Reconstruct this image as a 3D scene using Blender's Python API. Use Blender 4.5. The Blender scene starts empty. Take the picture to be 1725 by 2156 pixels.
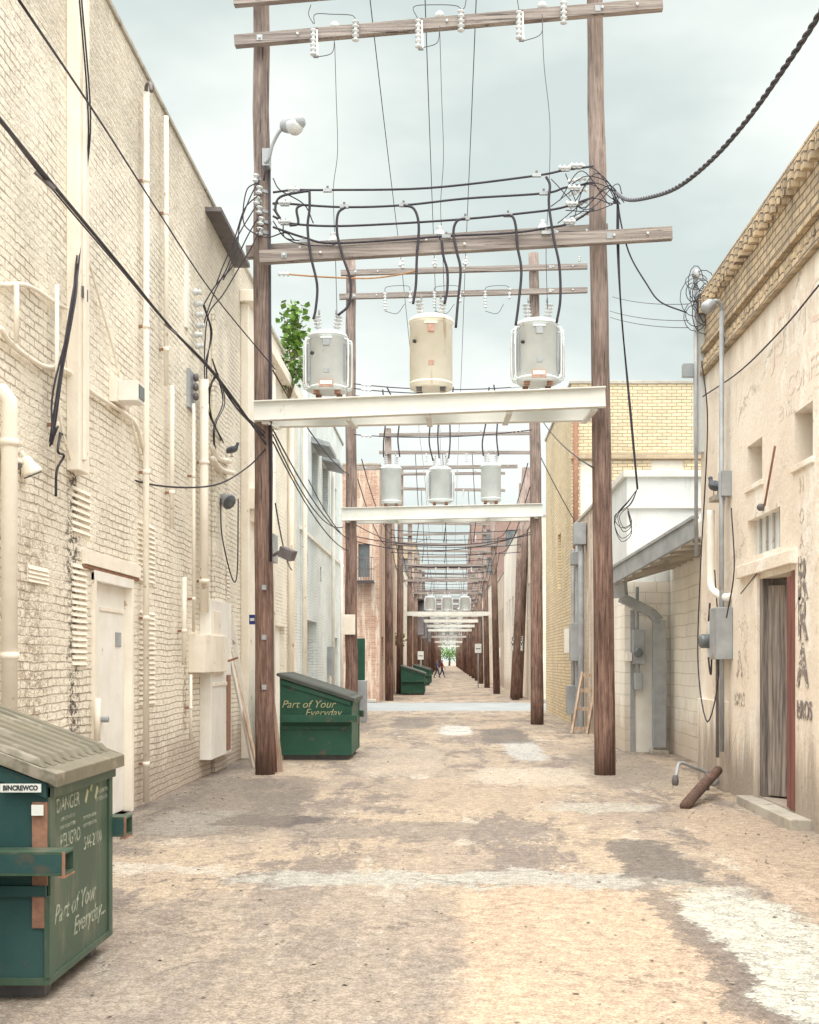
import bpy, math, random
from mathutils import Vector, Matrix
random.seed(7)
F=2500.0; CX=945.0; CY=1392.0; CH=1.6
LX=-3.4; RX=3.42
def P(px,py,Y):
    s=Y/F; return Vector(((px-CX)*s,Y,CH+(CY-py)*s))
def L(px,py,off=.05):
    s=(3.4-off)/(CX-px); return Vector((LX+off,s*F,CH+(CY-py)*s))
def R(px,py,off=.05):
    s=(RX-off)/(px-CX); return Vector((RX-off,s*F,CH+(CY-py)*s))
def G(px,py):
    s=CH/(py-CY); return ((px-CX)*s,s*F)
# ---------------------------------------------------------------- materials
class NT:
    def __init__(s,name,rough=.8,metal=0,spec=.3):
        s.m=bpy.data.materials.new(name); s.m.use_nodes=True
        s.t=s.m.node_tree; s.b=s.t.nodes['Principled BSDF']
        s.b.inputs['Roughness'].default_value=rough; s.b.inputs['Metallic'].default_value=metal
        s.b.inputs['Specular IOR Level'].default_value=spec
        s.geo=s.t.nodes.new('ShaderNodeNewGeometry').outputs['Position']
    def n(s,t): return s.t.nodes.new(t)
    def l(s,a,b):
        if isinstance(a,(int,float)): b.default_value=a
        elif isinstance(a,(tuple,list)):
            b.default_value=tuple(a)+(1,) if len(a)==3 and len(b.default_value)==4 else a
        else: s.t.links.new(a,b)
    def scale(s,v,sc,off=(0,0,0)):
        m=s.n('ShaderNodeMapping'); s.l(v,m.inputs[0]); m.inputs['Scale'].default_value=sc; m.inputs['Location'].default_value=off
        return m.outputs[0]
    def noise(s,v,scale=5,detail=4,rough=.55,dist=0):
        n=s.n('ShaderNodeTexNoise'); s.l(v,n.inputs['Vector']); n.inputs['Scale'].default_value=scale
        n.inputs['Detail'].default_value=detail; n.inputs['Roughness'].default_value=rough; n.inputs['Distortion'].default_value=dist
        return n.outputs['Fac']
    def rng(s,v,a,b,c=0,d=1):
        n=s.n('ShaderNodeMapRange'); n.interpolation_type='SMOOTHSTEP' 
        s.l(v,n.inputs[0]); n.inputs[1].default_value=a; n.inputs[2].default_value=b; n.inputs[3].default_value=c; n.inputs[4].default_value=d
        return n.outputs[0]
    def math(s,op,a,b=0,c=0):
        n=s.n('ShaderNodeMath'); n.operation=op; s.l(a,n.inputs[0]); s.l(b,n.inputs[1]); s.l(c,n.inputs[2]); return n.outputs[0]
    def mix(s,f,a,b,mode='MIX'):
        n=s.n('ShaderNodeMix'); n.data_type='RGBA'; n.blend_type=mode
        s.l(f,n.inputs[0]); s.l(a,n.inputs[6]); s.l(b,n.inputs[7]); return n.outputs[2]
    def sep(s,v):
        n=s.n('ShaderNodeSeparateXYZ'); s.l(v,n.inputs[0]); return n.outputs
    def comb(s,x,y,z):
        n=s.n('ShaderNodeCombineXYZ'); s.l(x,n.inputs[0]); s.l(y,n.inputs[1]); s.l(z,n.inputs[2]); return n.outputs[0]
    def bump(s,h,st=.5,d=.01,prev=None):
        n=s.n('ShaderNodeBump'); n.inputs['Strength'].default_value=st; n.inputs['Distance'].default_value=d
        s.l(h,n.inputs['Height'])
        if prev is not None: s.l(prev,n.inputs['Normal'])
        return n.outputs[0]
    def out(s,col,nor=None):
        s.l(col,s.b.inputs['Base Color'])
        if nor is not None: s.l(nor,s.b.inputs['Normal'])
        return s.m
def mat(name,c1,c2=None,scale=4,rough=.8,metal=0,stretch=(1,1,1),spot=None,st=(.6,.7),sscale=3,sstretch=(1,1,1),bump=.3,bscale=40,spec=.3):
    t=NT(name,rough,metal,spec)
    c2=c2 or tuple(x*.75 for x in c1)
    v=t.scale(t.geo,stretch)
    f=t.rng(t.noise(v,scale,3,.6),.3,.7)
    col=t.mix(f,c1,c2)
    if spot:
        g=t.rng(t.noise(t.scale(t.geo,sstretch,(3,7,1)),sscale,4,.65),st[0],st[1])
        col=t.mix(g,col,spot)
    nor=t.bump(t.noise(v,bscale,2),bump,.01) if bump>.11 else None
    return t.out(col,nor)
def brick(name,c1,c2,mortar,bw=.215,bh=.072,ms=.007,grime=None,gr=(.55,.75),top=None,topz=(6.3,7.2),bumpd=.02,peel=None,peelr=(.62,.66),bigvar=.18,low=None,rough=.85,vert_dark=None,gate=None,rag=.018,lowgate=False):
    t=NT(name,rough)
    x,y,z=t.sep(t.geo)
    u=t.math('ADD',x,y)
    wob=t.math('MULTIPLY_ADD',t.noise(t.geo,1.3,1),.05,-.025)
    wob2=t.math('MULTIPLY_ADD',t.noise(t.geo,14,3,.7),rag,-rag/2)
    z2=t.math('ADD',t.math('ADD',z,wob),wob2)
    v=t.comb(t.math('ADD',u,wob2),z2,0)
    b=t.n('ShaderNodeTexBrick'); t.l(v,b.inputs['Vector'])
    b.inputs['Scale'].default_value=1; b.inputs['Brick Width'].default_value=bw; b.inputs['Row Height'].default_value=bh
    b.inputs['Mortar Size'].default_value=ms; b.inputs['Mortar Smooth'].default_value=.6; b.inputs['Bias'].default_value=0
    b.inputs['Color1'].default_value=c1+(1,); b.inputs['Color2'].default_value=c2+(1,)
    col=b.outputs['Color']; fac=b.outputs['Fac']
    g=1.0
    if gate:
        b.inputs['Mortar'].default_value=c2+(1,)
        g=t.rng(t.noise(t.scale(t.geo,(1,1,1.6),(9,4,2)),gate,5,.75),.42,.6,.12,1)
        if lowgate: g=t.math('MAXIMUM',g,t.rng(z,.6,2.6,.8,0))
        col=t.mix(t.math('MULTIPLY',fac,g),col,mortar)
    else: b.inputs['Mortar'].default_value=mortar+(1,)
    if top:
        b2=t.n('ShaderNodeTexBrick'); t.l(v,b2.inputs['Vector'])
        b2.inputs['Scale'].default_value=1; b2.inputs['Brick Width'].default_value=bw; b2.inputs['Row Height'].default_value=bh
        b2.inputs['Mortar Size'].default_value=ms*1.2; b2.inputs['Mortar Smooth'].default_value=.3
        b2.inputs['Color1'].default_value=top[0]+(1,); b2.inputs['Color2'].default_value=top[1]+(1,); b2.inputs['Mortar'].default_value=top[2]+(1,)
        zz=t.math('ADD',z,t.math('MULTIPLY_ADD',t.noise(t.geo,.9,5,.78),2.6,-1.3))
        col=t.mix(t.rng(zz,topz[0],topz[1]),col,b2.outputs['Color'])
    if peel:
        pk=t.rng(t.noise(t.scale(t.geo,(1,1,2.6)),3.2,5,.8),peelr[0],peelr[1])
        col=t.mix(t.math('MULTIPLY',pk,.8),col,peel)
    big=t.rng(t.noise(t.scale(t.geo,(1,1,.6)),.55,4,.65),.3,.75,1+bigvar*.3,1-bigvar)
    bc=t.comb(big,big,t.math('MULTIPLY',big,.985))
    col=t.mix(1,col,bc,'MULTIPLY')
    if grime:
        gg=t.rng(t.noise(t.scale(t.geo,(2.2,2.2,.28)),1.6,5,.74),gr[0],gr[1])
        col=t.mix(t.math('MULTIPLY',gg,.6),col,grime)
    if low:
        gg=t.rng(t.math('SUBTRACT',z,t.math('MULTIPLY',t.noise(t.geo,1.5,4,.7),1.6)),-.6,.15,1,0)
        col=t.mix(t.math('MULTIPLY',gg,.7),col,low)
    if vert_dark:
        nA=t.noise(t.scale(t.geo,(1,1,.8)),4,4,.8); nB=t.rng(t.noise(t.scale(t.geo,(1,1,2)),8,4,.85),.46,.56)
        for (yy,w,z0,z1,c) in vert_dark:
            wv=t.math('MULTIPLY_ADD',nA,w*2.4,-w*1.2)
            dy=t.math('ABSOLUTE',t.math('ADD',t.math('SUBTRACT',y,yy),wv))
            m=t.rng(dy,w*.2,w,1,0)
            m=t.math('MULTIPLY',m,t.math('MULTIPLY',t.rng(z,z0,z0+.4),t.rng(z,z1-.5,z1,1,0)))
            m=t.math('MULTIPLY',m,nB)
            col=t.mix(m,col,c)
    h=t.math('MULTIPLY',t.math('MULTIPLY',fac,-1),g)
    if gate: h=t.math('ADD',h,t.math('MULTIPLY',t.noise(t.geo,18,3,.7),1.1))
    return t.out(col,t.bump(h,.8,bumpd))
def ellipse_mask(t,x,y,cx,cy,rx,ry,e=.25):
    a=t.math('ABSOLUTE',t.math('DIVIDE',t.math('SUBTRACT',x,cx),rx)); b=t.math('ABSOLUTE',t.math('DIVIDE',t.math('SUBTRACT',y,cy),ry))
    d=t.math('ADD',t.math('POWER',a,4),t.math('POWER',b,4))
    return t.rng(d,1-e,1+e,1,0)
def ground_mat():
    t=NT('alley_paving',.9)
    x,y,z=t.sep(t.geo)
    n1=t.noise(t.scale(t.geo,(1,.35,1),(5,2,0)),.9,6,.72); n2=t.noise(t.scale(t.geo,(1.2,.4,1),(2,12,0)),.9,6,.8)
    n3=t.noise(t.scale(t.geo,(1,.6,1),(22,3,0)),2.3,6,.8); n4=t.noise(t.scale(t.geo,(1,.4,1),(12,23,0)),1.7,6,.8)
    col=t.mix(t.rng(n1,.4,.6),(.34,.285,.235),(.44,.36,.275))
    col=t.mix(t.math('MULTIPLY',t.rng(n2,.5,.56),.8),col,(.205,.175,.16))
    col=t.mix(t.math('MULTIPLY',t.rng(n3,.55,.61),.6),col,(.19,.165,.15))
    col=t.mix(t.math('MULTIPLY',t.rng(n4,.57,.62),.75),col,(.52,.48,.41))
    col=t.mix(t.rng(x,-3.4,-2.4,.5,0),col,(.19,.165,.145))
    wx=t.math('ADD',x,t.math('MULTIPLY_ADD',t.noise(t.geo,2.3,6,.78),.8,-.4))
    wy=t.math('ADD',y,t.math('MULTIPLY_ADD',t.noise(t.scale(t.geo,(1,1,1),(8,3,0)),1.6,6,.75),1.8,-.9))
    for (cx,cy,rx,ry,c,s) in [(.70,6.1,.66,2.6,(.50,.385,.285),.72),(-1,6.5,1.1,1.8,(.31,.265,.225),.6),(1.85,6.0,.36,2.3,(.50,.50,.45),.97),(.1,8.75,1.75,.34,(.40,.395,.36),.85),
            (-2.55,11.9,.42,.9,(.56,.54,.47),.95),(-1.75,11.9,.55,.35,(.12,.105,.10),.95),(1.6,13,.7,.4,(.44,.42,.37),.8),(1.65,9.6,.3,1.0,(.15,.135,.125),.85),(1.42,6.4,.1,2.4,(.2,.17,.15),.7),
            (.15,27.5,.38,1.8,(.52,.52,.50),.95),(1.35,21.5,.32,2.4,(.46,.46,.44),.9),(-2.4,9.15,.8,.2,(.5,.46,.4),.8),(1.2,25.5,.5,2.5,(.15,.135,.125),.8),  # first two pale ellipses: puddle light reflections painted into the paving colour
            (-.9,31,.5,3,(.2,.175,.16),.7),(.4,14.5,.9,1.8,(.42,.34,.265),.7),(-2.4,13.5,.8,2.8,(.19,.165,.145),.75),(2.75,9.5,.5,3.4,(.42,.335,.26),.8),(2.6,18,.6,3.2,(.27,.235,.2),.7),(-.3,11.2,1.3,.5,(.24,.21,.185),.7),(1.1,16.5,.8,1.3,(.5,.44,.36),.7),(-.8,19,.7,2.5,(.42,.36,.3),.6)]:
        m=ellipse_mask(t,wx,wy,cx,cy,rx,ry,.45)
        col=t.mix(t.math('MULTIPLY',m,s),col,c)
    v=t.n('ShaderNodeTexVoronoi'); t.l(t.geo,v.inputs['Vector']); v.inputs['Scale'].default_value=95
    sp=t.rng(t.sep(v.outputs['Color'])[0],0,1,.76,1.2)
    col=t.mix(1,col,t.comb(sp,sp,sp),'MULTIPLY')
    fn=t.rng(t.noise(t.geo,11,6,.85),.32,.68,.7,1.25)
    col=t.mix(1,col,t.comb(fn,fn,fn),'MULTIPLY')
    peb=t.rng(t.noise(t.geo,60,2,.5),.66,.7)
    col=t.mix(t.math('MULTIPLY',peb,.7),col,(.1,.09,.085))
    wv=t.comb(t.math('MULTIPLY_ADD',t.noise(t.geo,1.8,6,.78),1.1,x),t.math('MULTIPLY_ADD',t.noise(t.geo,2.1,6,.78),1.1,y),0)
    c=t.n('ShaderNodeTexVoronoi'); c.feature='DISTANCE_TO_EDGE'; t.l(wv,c.inputs['Vector']); c.inputs['Scale'].default_value=.42
    cr=t.rng(c.outputs['Distance'],.001,.009,.75,0)
    cr=t.math('MULTIPLY',cr,t.rng(t.noise(t.geo,.9,3),.45,.58))
    c2=t.n('ShaderNodeTexVoronoi'); c2.feature='DISTANCE_TO_EDGE'; t.l(wv,c2.inputs['Vector']); c2.inputs['Scale'].default_value=3.0
    m2=t.math('MAXIMUM',t.rng(t.noise(t.scale(t.geo,(1,.5,1),(1,6,0)),.7,2),.56,.64),ellipse_mask(t,x,y,1.8,6.1,.4,2.6,.4))
    cr2=t.math('MULTIPLY',t.rng(c2.outputs['Distance'],.006,.04,.6,0),m2)
    cr=t.math('MAXIMUM',cr,cr2)
    col=t.mix(t.math('MULTIPLY',cr,.8),col,(.11,.095,.085))
    h=t.math('SUBTRACT',t.math('ADD',t.noise(t.geo,45,3,.7),t.math('MULTIPLY',t.noise(t.geo,3,4,.6),1.5)),cr)
    return t.out(col,t.bump(h,.5,.022))
def wood_mat(name,dark,light,zg=(2,9),topc=None):
    t=NT(name,.9)
    x,y,z=t.sep(t.geo)
    g=t.noise(t.scale(t.geo,(1,1,.05)),34,5,.75)
    col=t.mix(t.rng(g,.38,.62),dark,light)
    if topc: col=t.mix(t.rng(z,zg[0],zg[1],0,.75),col,t.mix(t.rng(g,.38,.62),tuple(k*.7 for k in topc),topc))
    cr=t.rng(t.noise(t.scale(t.geo,(1,1,.03),(3,3,3)),50,2,.6),.6,.66)
    col=t.mix(t.math('MULTIPLY',cr,.75),col,tuple(c*.35 for c in dark))
    bg=t.rng(t.noise(t.scale(t.geo,(1,1,.4)),2.6,4,.7),.35,.7,1.25,.68)
    col=t.mix(1,col,t.comb(bg,bg,bg),'MULTIPLY')
    col=t.mix(t.rng(z,0,.5,.5,0),col,(.10,.065,.055))
    return t.out(col,t.bump(g,.9,.025))
M={}
M['ground']=ground_mat()
M['dirt']=mat('earth',(.33,.29,.24),(.26,.23,.19),.05)
M['street']=mat('street_asphalt',(.31,.34,.35),(.26,.28,.29),1,bump=.4)
M['curb']=mat('concrete',(.5,.47,.41),(.36,.33,.29),2,spot=(.25,.22,.19),st=(.55,.7),sscale=6)
M['lbrick']=brick('painted_brick',(.93,.87,.76),(.89,.82,.71),(.54,.45,.37),ms=.009,grime=(.56,.48,.39),gr=(.6,.82),top=((.70,.62,.52),(.60,.53,.44),(.84,.79,.70)),topz=(6.5,7.1),bumpd=.035,peel=(.55,.45,.36),peelr=(.61,.67),low=(.46,.37,.3),gate=.9,rag=.03,lowgate=True,vert_dark=[(10.75,.25,.3,3.7,(.10,.085,.075)),(9.7,.5,.8,3.0,(.5,.42,.34)),(15.3,.15,.5,3,(.4,.33,.27)),(7.6,.3,.2,2.4,(.45,.38,.31)),(17.9,.2,.2,4.4,(.42,.35,.28))])
M['cream']=brick('cream_painted_brick',(.90,.85,.75),(.87,.81,.71),(.58,.5,.41),grime=(.48,.39,.32),gr=(.58,.8),bumpd=.02,gate=1.2)
M['white']=brick('white_painted_brick',(.83,.89,.91),(.79,.86,.88),(.55,.59,.6),grime=(.46,.41,.36),gr=(.6,.8),bumpd=.02,peel=(.42,.36,.3),peelr=(.62,.68),low=(.42,.36,.3),gate=1)
M['redbrick']=brick('red_brick',(.44,.25,.19),(.56,.38,.29),(.64,.54,.46),grime=(.8,.72,.62),gr=(.48,.6),bumpd=.02)
M['tan']=brick('tan_brick',(.56,.44,.30),(.46,.36,.26),(.6,.53,.42),grime=(.3,.25,.2),gr=(.55,.75))
M['brown']=brick('brown_brick',(.32,.2,.18),(.38,.26,.22),(.44,.36,.32))
M['yellow']=brick('yellow_brick',(.80,.67,.45),(.66,.53,.36),(.40,.33,.26),bh=.085,bw=.25,ms=.012,grime=(.32,.27,.21),gr=(.58,.78),bumpd=.02)
M['parapet']=brick('parapet_brick',(.68,.54,.37),(.5,.4,.29),(.24,.195,.16),bh=.085,bw=.24,ms=.012,grime=(.2,.165,.135),gr=(.48,.68),bumpd=.03)
M['block']=brick('painted_block',(.88,.85,.79),(.86,.82,.76),(.70,.65,.58),bw=.4,bh=.2,ms=.006,grime=(.58,.5,.4),gr=(.58,.8),bumpd=.012,low=(.52,.43,.35),rag=.008)
M['lowbrick']=brick('weathered_brick',(.62,.5,.41),(.5,.4,.32),(.55,.48,.41),grime=(.84,.79,.72),gr=(.48,.58),low=(.42,.35,.29))
def stucco():
    t=NT('stucco',.9); x,y,z=t.sep(t.geo)
    col=t.mix(t.rng(t.noise(t.geo,.8,5,.7),.35,.65),(.87,.79,.69),(.78,.69,.59))
    col=t.mix(t.rng(t.noise(t.scale(t.geo,(1,1,.5),(4,4,1)),1.1,6,.78),.52,.6,0,.8),col,(.90,.87,.81))
    col=t.mix(t.rng(t.noise(t.scale(t.geo,(2,2,.3)),1.8,5,.78),.57,.72,0,.6),col,(.5,.42,.34))
    col=t.mix(t.rng(t.noise(t.scale(t.geo,(1,1,1.5),(7,1,4)),3,6,.8),.6,.66,0,.6),col,(.54,.45,.37))
    ns=t.noise(t.scale(t.geo,(2,2,.3)),1.5,4,.7)
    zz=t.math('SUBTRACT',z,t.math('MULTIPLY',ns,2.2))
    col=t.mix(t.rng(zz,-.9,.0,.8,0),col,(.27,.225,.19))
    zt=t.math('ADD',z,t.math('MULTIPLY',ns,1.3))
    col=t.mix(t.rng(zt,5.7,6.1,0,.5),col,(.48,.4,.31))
    c=t.n('ShaderNodeTexVoronoi'); c.feature='DISTANCE_TO_EDGE'
    wn=t.math('MULTIPLY',t.noise(t.geo,1.8,5,.75),1.2)
    wv=t.comb(x,t.math('ADD',y,wn),t.math('SUBTRACT',z,wn))
    t.l(wv,c.inputs['Vector']); c.inputs['Scale'].default_value=.6
    cr=t.math('MULTIPLY',t.rng(c.outputs['Distance'],.002,.009,.6,0),t.rng(t.noise(t.geo,.9,1),.45,.6))
    col=t.mix(cr,col,(.3,.25,.2))
    return t.out(col,t.bump(t.noise(t.geo,14,4,.7),.6,.02))
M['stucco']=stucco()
M['cream_paint']=mat('cream_paint',(.91,.85,.75),(.82,.75,.65),2.5,.6,spot=(.54,.43,.34),st=(.64,.7),sscale=5)
M['whitepaint']=mat('white_paint',(.88,.86,.82),(.8,.77,.71),3,.6,spot=(.45,.33,.24),st=(.66,.74),sscale=4)
M['greypaint']=mat('grey_stucco',(.70,.73,.73),(.62,.65,.66),1.2,.8,spot=(.42,.43,.42),st=(.56,.78),sstretch=(2,2,.3))
M['greymetal']=mat('galvanised_metal',(.42,.44,.46),(.31,.33,.35),3,.55,.2,spot=(.3,.21,.16),st=(.66,.75))
M['darkmetal']=mat('dark_metal',(.19,.17,.175),(.13,.12,.125),6,.6,.2)
M['beam']=mat('painted_steel',(.76,.76,.72),(.65,.65,.61),1.5,.5,.05,spot=(.42,.34,.28),st=(.66,.78),sscale=5,bump=.1,sstretch=(1,1,.5))
M['tank']=mat('transformer_paint',(.77,.82,.83),(.66,.71,.72),2.5,.42,0,spot=(.46,.27,.19),st=(.66,.71),sscale=5,sstretch=(1.3,1.3,.4),bump=.08,spec=.5)
M['tankc']=mat('aged_transformer_paint',(.92,.88,.78),(.84,.79,.66),2.5,.5,0,spot=(.62,.43,.27),st=(.6,.74),sscale=5,sstretch=(2,2,.2),bump=.08,spec=.4)
M['rust']=mat('rust',(.36,.19,.13),(.25,.14,.10),18,.9)
M['label']=mat('faded_label',(.52,.34,.28),(.42,.24,.19),25,.8)
M['porc']=mat('porcelain',(.68,.70,.71),(.54,.56,.58),8,.25,bump=.03,spec=.6)
M['cable']=mat('cable_rubber',(.034,.03,.042),(.05,.044,.055),8,.6,bump=.05)
M['wire']=mat('bare_wire',(.11,.11,.12),(.08,.08,.09),8,.6,bump=.05)
M['twist']=mat('twisted_cable',(.10,.095,.11),(.06,.06,.07),10,.6,bump=.05)
M['pole']=wood_mat('pole_wood',(.13,.078,.064),(.29,.185,.15),(1.5,9),(.33,.275,.25))
M['arm']=mat('grey_timber',(.37,.325,.3),(.19,.16,.15),5,.9,stretch=(.15,1.5,6),bscale=25,bump=.7,spot=(.1,.085,.08),st=(.6,.66),sstretch=(.12,1,5),sscale=7)
M['plank']=mat('weathered_plank',(.6,.48,.38),(.38,.27,.2),8,.9,stretch=(2,2,.2))
M['dgreen']=mat('dumpster_green_paint',(.048,.088,.06),(.062,.108,.074),2.2,.5,spot=(.12,.14,.105),st=(.5,.68),sscale=3,bump=.12,spec=.4,sstretch=(1.5,1.5,.5))
M['dteal']=mat('dumpster_teal_paint',(.026,.075,.075),(.038,.095,.092),2.2,.5,spot=(.08,.085,.07),st=(.56,.7),sscale=7,bump=.12,spec=.4)
M['dgreen2']=mat('dumpster_bright_green_paint',(.022,.085,.055),(.03,.105,.07),2.2,.5,spot=(.12,.1,.08),st=(.58,.7),sscale=4,bump=.12)
M['lid']=mat('lid_plastic',(.21,.19,.14),(.15,.14,.105),3,.55,spot=(.31,.28,.23),st=(.52,.68),sscale=4,bump=.12)
M['lid2']=mat('dark_lid_plastic',(.06,.075,.065),(.09,.095,.085),3,.5,bump=.1)
M['void']=mat('dark_interior',(.03,.026,.028),(.045,.04,.038),3,.9)
M['glass']=mat('dark_window',(.15,.17,.18),(.09,.1,.11),2,.25,bump=0,spec=.6)
M['paintw']=mat('lettering_white',(.44,.46,.38),(.17,.2,.15),26,.6)
M['gold']=mat('lettering_pale_gold',(.5,.49,.3),(.34,.35,.2),20,.6)
M['black']=mat('lettering_black',(.04,.04,.045),(.06,.06,.06),20,.6)
M['fade']=mat('faded_sign_paint',(.20,.175,.17),(.30,.26,.24),9,.9,spot=(.76,.69,.6),st=(.54,.59),sscale=14)
M['fade2']=mat('worn_sign_paint',(.36,.32,.29),(.6,.53,.45),9,.9,spot=(.8,.72,.62),st=(.48,.53),sscale=14)
M['fadepink']=mat('faded_pink_sign_paint',(.76,.60,.52),(.80,.70,.60),5,.9,spot=(.84,.77,.68),st=(.46,.52),sscale=9)
M['reddoor']=mat('red_oxide_wood',(.24,.10,.085),(.16,.075,.065),4,.8,stretch=(3,3,.4))
M['olddoor']=mat('old_door_wood',(.36,.31,.28),(.11,.095,.09),5,.9,stretch=(6,6,.3))
M['signw']=mat('sign_white',(.8,.82,.8),(.76,.78,.76),3,.5)
M['leaf']=mat('leaf',(.20,.34,.06),(.10,.2,.04),6,.6)
M['leafd']=mat('leaf_dark',(.05,.12,.03),(.08,.16,.04),6,.7)
M['stem']=mat('stem',(.2,.16,.1))
M['feather']=mat('pigeon_feather',(.07,.08,.10),(.13,.14,.17),30,.6)
M['skin']=mat('skin',(.45,.28,.2)); M['shirt']=mat('shirt_cloth',(.1,.12,.25)); M['shirt2']=mat('maroon_cloth',(.28,.06,.08)); M['pants']=mat('denim',(.05,.06,.12)); M['hair']=mat('hair',(.04,.03,.025))
M['blue']=mat('blue_sign',(.05,.08,.28)); M['orange']=mat('orange_strap',(.48,.27,.14))
M['stone']=mat('pebble',(.5,.44,.36),(.13,.11,.1),20,bump=0)
# ---------------------------------------------------------------- mesh builder
def link(o,parent=None):
    bpy.context.scene.collection.objects.link(o)
    if parent: o.parent=parent
    return o
def root(name,loc=(0,0,0)):
    e=bpy.data.objects.new(name,None); e.empty_display_size=.1; link(e); return e
class B:
    def __init__(s): s.v=[];s.f=[];s.mi=[];s.sm=[];s.ms=[]
    def mid(s,m):
        if m not in s.ms: s.ms.append(m)
        return s.ms.index(m)
    def add(s,vs,fs,m,smooth=False):
        o=len(s.v); s.v+= [tuple(x) for x in vs]; k=s.mid(m)
        for f in fs: s.f.append([o+i for i in f]); s.mi.append(k); s.sm.append(smooth)
    def box(s,x0,x1,y0,y1,z0,z1,m):
        vs=[(x,y,z) for x in (x0,x1) for y in (y0,y1) for z in (z0,z1)]
        s.add(vs,[(0,1,3,2),(4,6,7,5),(0,4,5,1),(2,3,7,6),(0,2,6,4),(1,5,7,3)],m)
    def hexa(s,v8,m): # bottom 4 then top 4
        s.add(v8,[(3,2,1,0),(4,5,6,7),(0,1,5,4),(1,2,6,5),(2,3,7,6),(3,0,4,7)],m)
    def ob(s,p0,p1,w,h,m,up=Vector((0,0,1))):
        p0=Vector(p0);p1=Vector(p1);d=(p1-p0).normalized()
        if abs(d.dot(up))>.98: up=Vector((0,1,0))
        a=d.cross(up).normalized();u=a.cross(d).normalized(); a*=w/2;u*=h/2
        s.hexa([p0-a-u,p0+a-u,p1+a-u,p1-a-u,p0-a+u,p0+a+u,p1+a+u,p1-a+u],m)
    def sweep(s,pts,r,m,n=6,caps=True):
        pts=[Vector(p) for p in pts]; N=len(pts)
        rs=r if isinstance(r,(list,tuple)) else [r]*N
        vs=[];ref=None
        for i,p in enumerate(pts):
            d=(pts[min(i+1,N-1)]-pts[max(i-1,0)])
            d=d.normalized() if d.length>1e-9 else Vector((0,0,1))
            if ref is None:
                ref=Vector((0,0,1)) if abs(d.z)<.9 else Vector((1,0,0))
            a=(ref-d*ref.dot(d)).normalized(); b=d.cross(a); ref=a
            for k in range(n):
                t=2*math.pi*k/n; vs.append(p+(a*math.cos(t)+b*math.sin(t))*rs[i])
        fs=[]
        for i in range(N-1):
            for k in range(n):
                fs.append((i*n+k,i*n+(k+1)%n,(i+1)*n+(k+1)%n,(i+1)*n+k))
        if caps: fs.append(tuple(range(n-1,-1,-1))); fs.append(tuple((N-1)*n+k for k in range(n)))
        s.add(vs,fs,m,True)
    def cyl(s,p0,p1,r0,m,r1=None,n=14): 
        r1=r0 if r1 is None else r1
        s.sweep([p0,p1],[r0,r1],m,n)
    def lathe(s,p,axis,prof,m,n=16):
        p=Vector(p);axis=Vector(axis).normalized()
        s.sweep_prof(p,axis,prof,m,n)
    def sweep_prof(s,p,ax,prof,m,n):
        ref=Vector((0,0,1)) if abs(ax.z)<.9 else Vector((1,0,0))
        a=(ref-ax*ref.dot(ax)).normalized(); b=ax.cross(a); vs=[]
        for (r,h) in prof:
            for k in range(n):
                t=2*math.pi*k/n; vs.append(p+ax*h+(a*math.cos(t)+b*math.sin(t))*r)
        N=len(prof); fs=[]
        for i in range(N-1):
            for k in range(n): fs.append((i*n+k,i*n+(k+1)%n,(i+1)*n+(k+1)%n,(i+1)*n+k))
        fs.append(tuple(range(n-1,-1,-1))); fs.append(tuple((N-1)*n+k for k in range(n)))
        s.add(vs,fs,m,True)
    def insul(s,p0,p1,r,m=None,k=5,n=10):
        p0=Vector(p0);p1=Vector(p1);d=p1-p0;Ln=d.length;prof=[]
        for i in range(k):
            h=Ln*(i+.1)/k; prof+=[(r*.45,h),(r,h+Ln*.25/k),(r,h+Ln*.4/k),(r*.45,h+Ln*.6/k)]
        s.sweep_prof(p0,d.normalized(),prof,m or M['porc'],n)
    def wall(s,mapf,inw,u0,u1,v0,v1,holes,m):
        us=sorted(set([u0,u1]+[h[0] for h in holes]+[h[1] for h in holes])); vs_=sorted(set([v0,v1]+[h[2] for h in holes]+[h[3] for h in holes]))
        for i in range(len(us)-1):
            for j in range(len(vs_)-1):
                cu=(us[i]+us[i+1])/2;cv=(vs_[j]+vs_[j+1])/2
                if any(h[0]<cu<h[1] and h[2]<cv<h[3] for h in holes): continue
                s.add([mapf(us[i],vs_[j]),mapf(us[i+1],vs_[j]),mapf(us[i+1],vs_[j+1]),mapf(us[i],vs_[j+1])],[(0,1,2,3)],m)
        for (a,b,c,d,dep,hm) in holes:
            q=[Vector(mapf(*t)) for t in ((a,c),(b,c),(b,d),(a,d))]; w=[p+Vector(inw)*dep for p in q]
            s.add(q+w,[(0,1,5,4),(1,2,6,5),(2,3,7,6),(3,0,4,7)],m); s.add(w,[(0,1,2,3)],hm)
    def build(s,name,parent=None,bevel=0,autosm=False):
        me=bpy.data.meshes.new(name); me.from_pydata(s.v,[],s.f)
        for m in s.ms: me.materials.append(m)
        me.polygons.foreach_set('material_index',s.mi); me.polygons.foreach_set('use_smooth',s.sm); me.update()
        o=bpy.data.objects.new(name,me); link(o,parent)
        if bevel:
            b=o.modifiers.new('b','BEVEL'); b.width=bevel; b.segments=2; b.limit_method='ANGLE'
        return o
def spl(pts,n=8):
    pts=[Vector(p) for p in pts]
    q=[2*pts[0]-pts[1]]+pts+[2*pts[-1]-pts[-2]]; out=[]
    for i in range(1,len(q)-2):
        a,b,c,d=q[i-1:i+3]
        for k in range(n):
            t=k/n; out.append(.5*((2*b)+(c-a)*t+(2*a-5*b+4*c-d)*t*t+(3*b-a-3*c+d)*t**3))
    out.append(pts[-1]); return out
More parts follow.
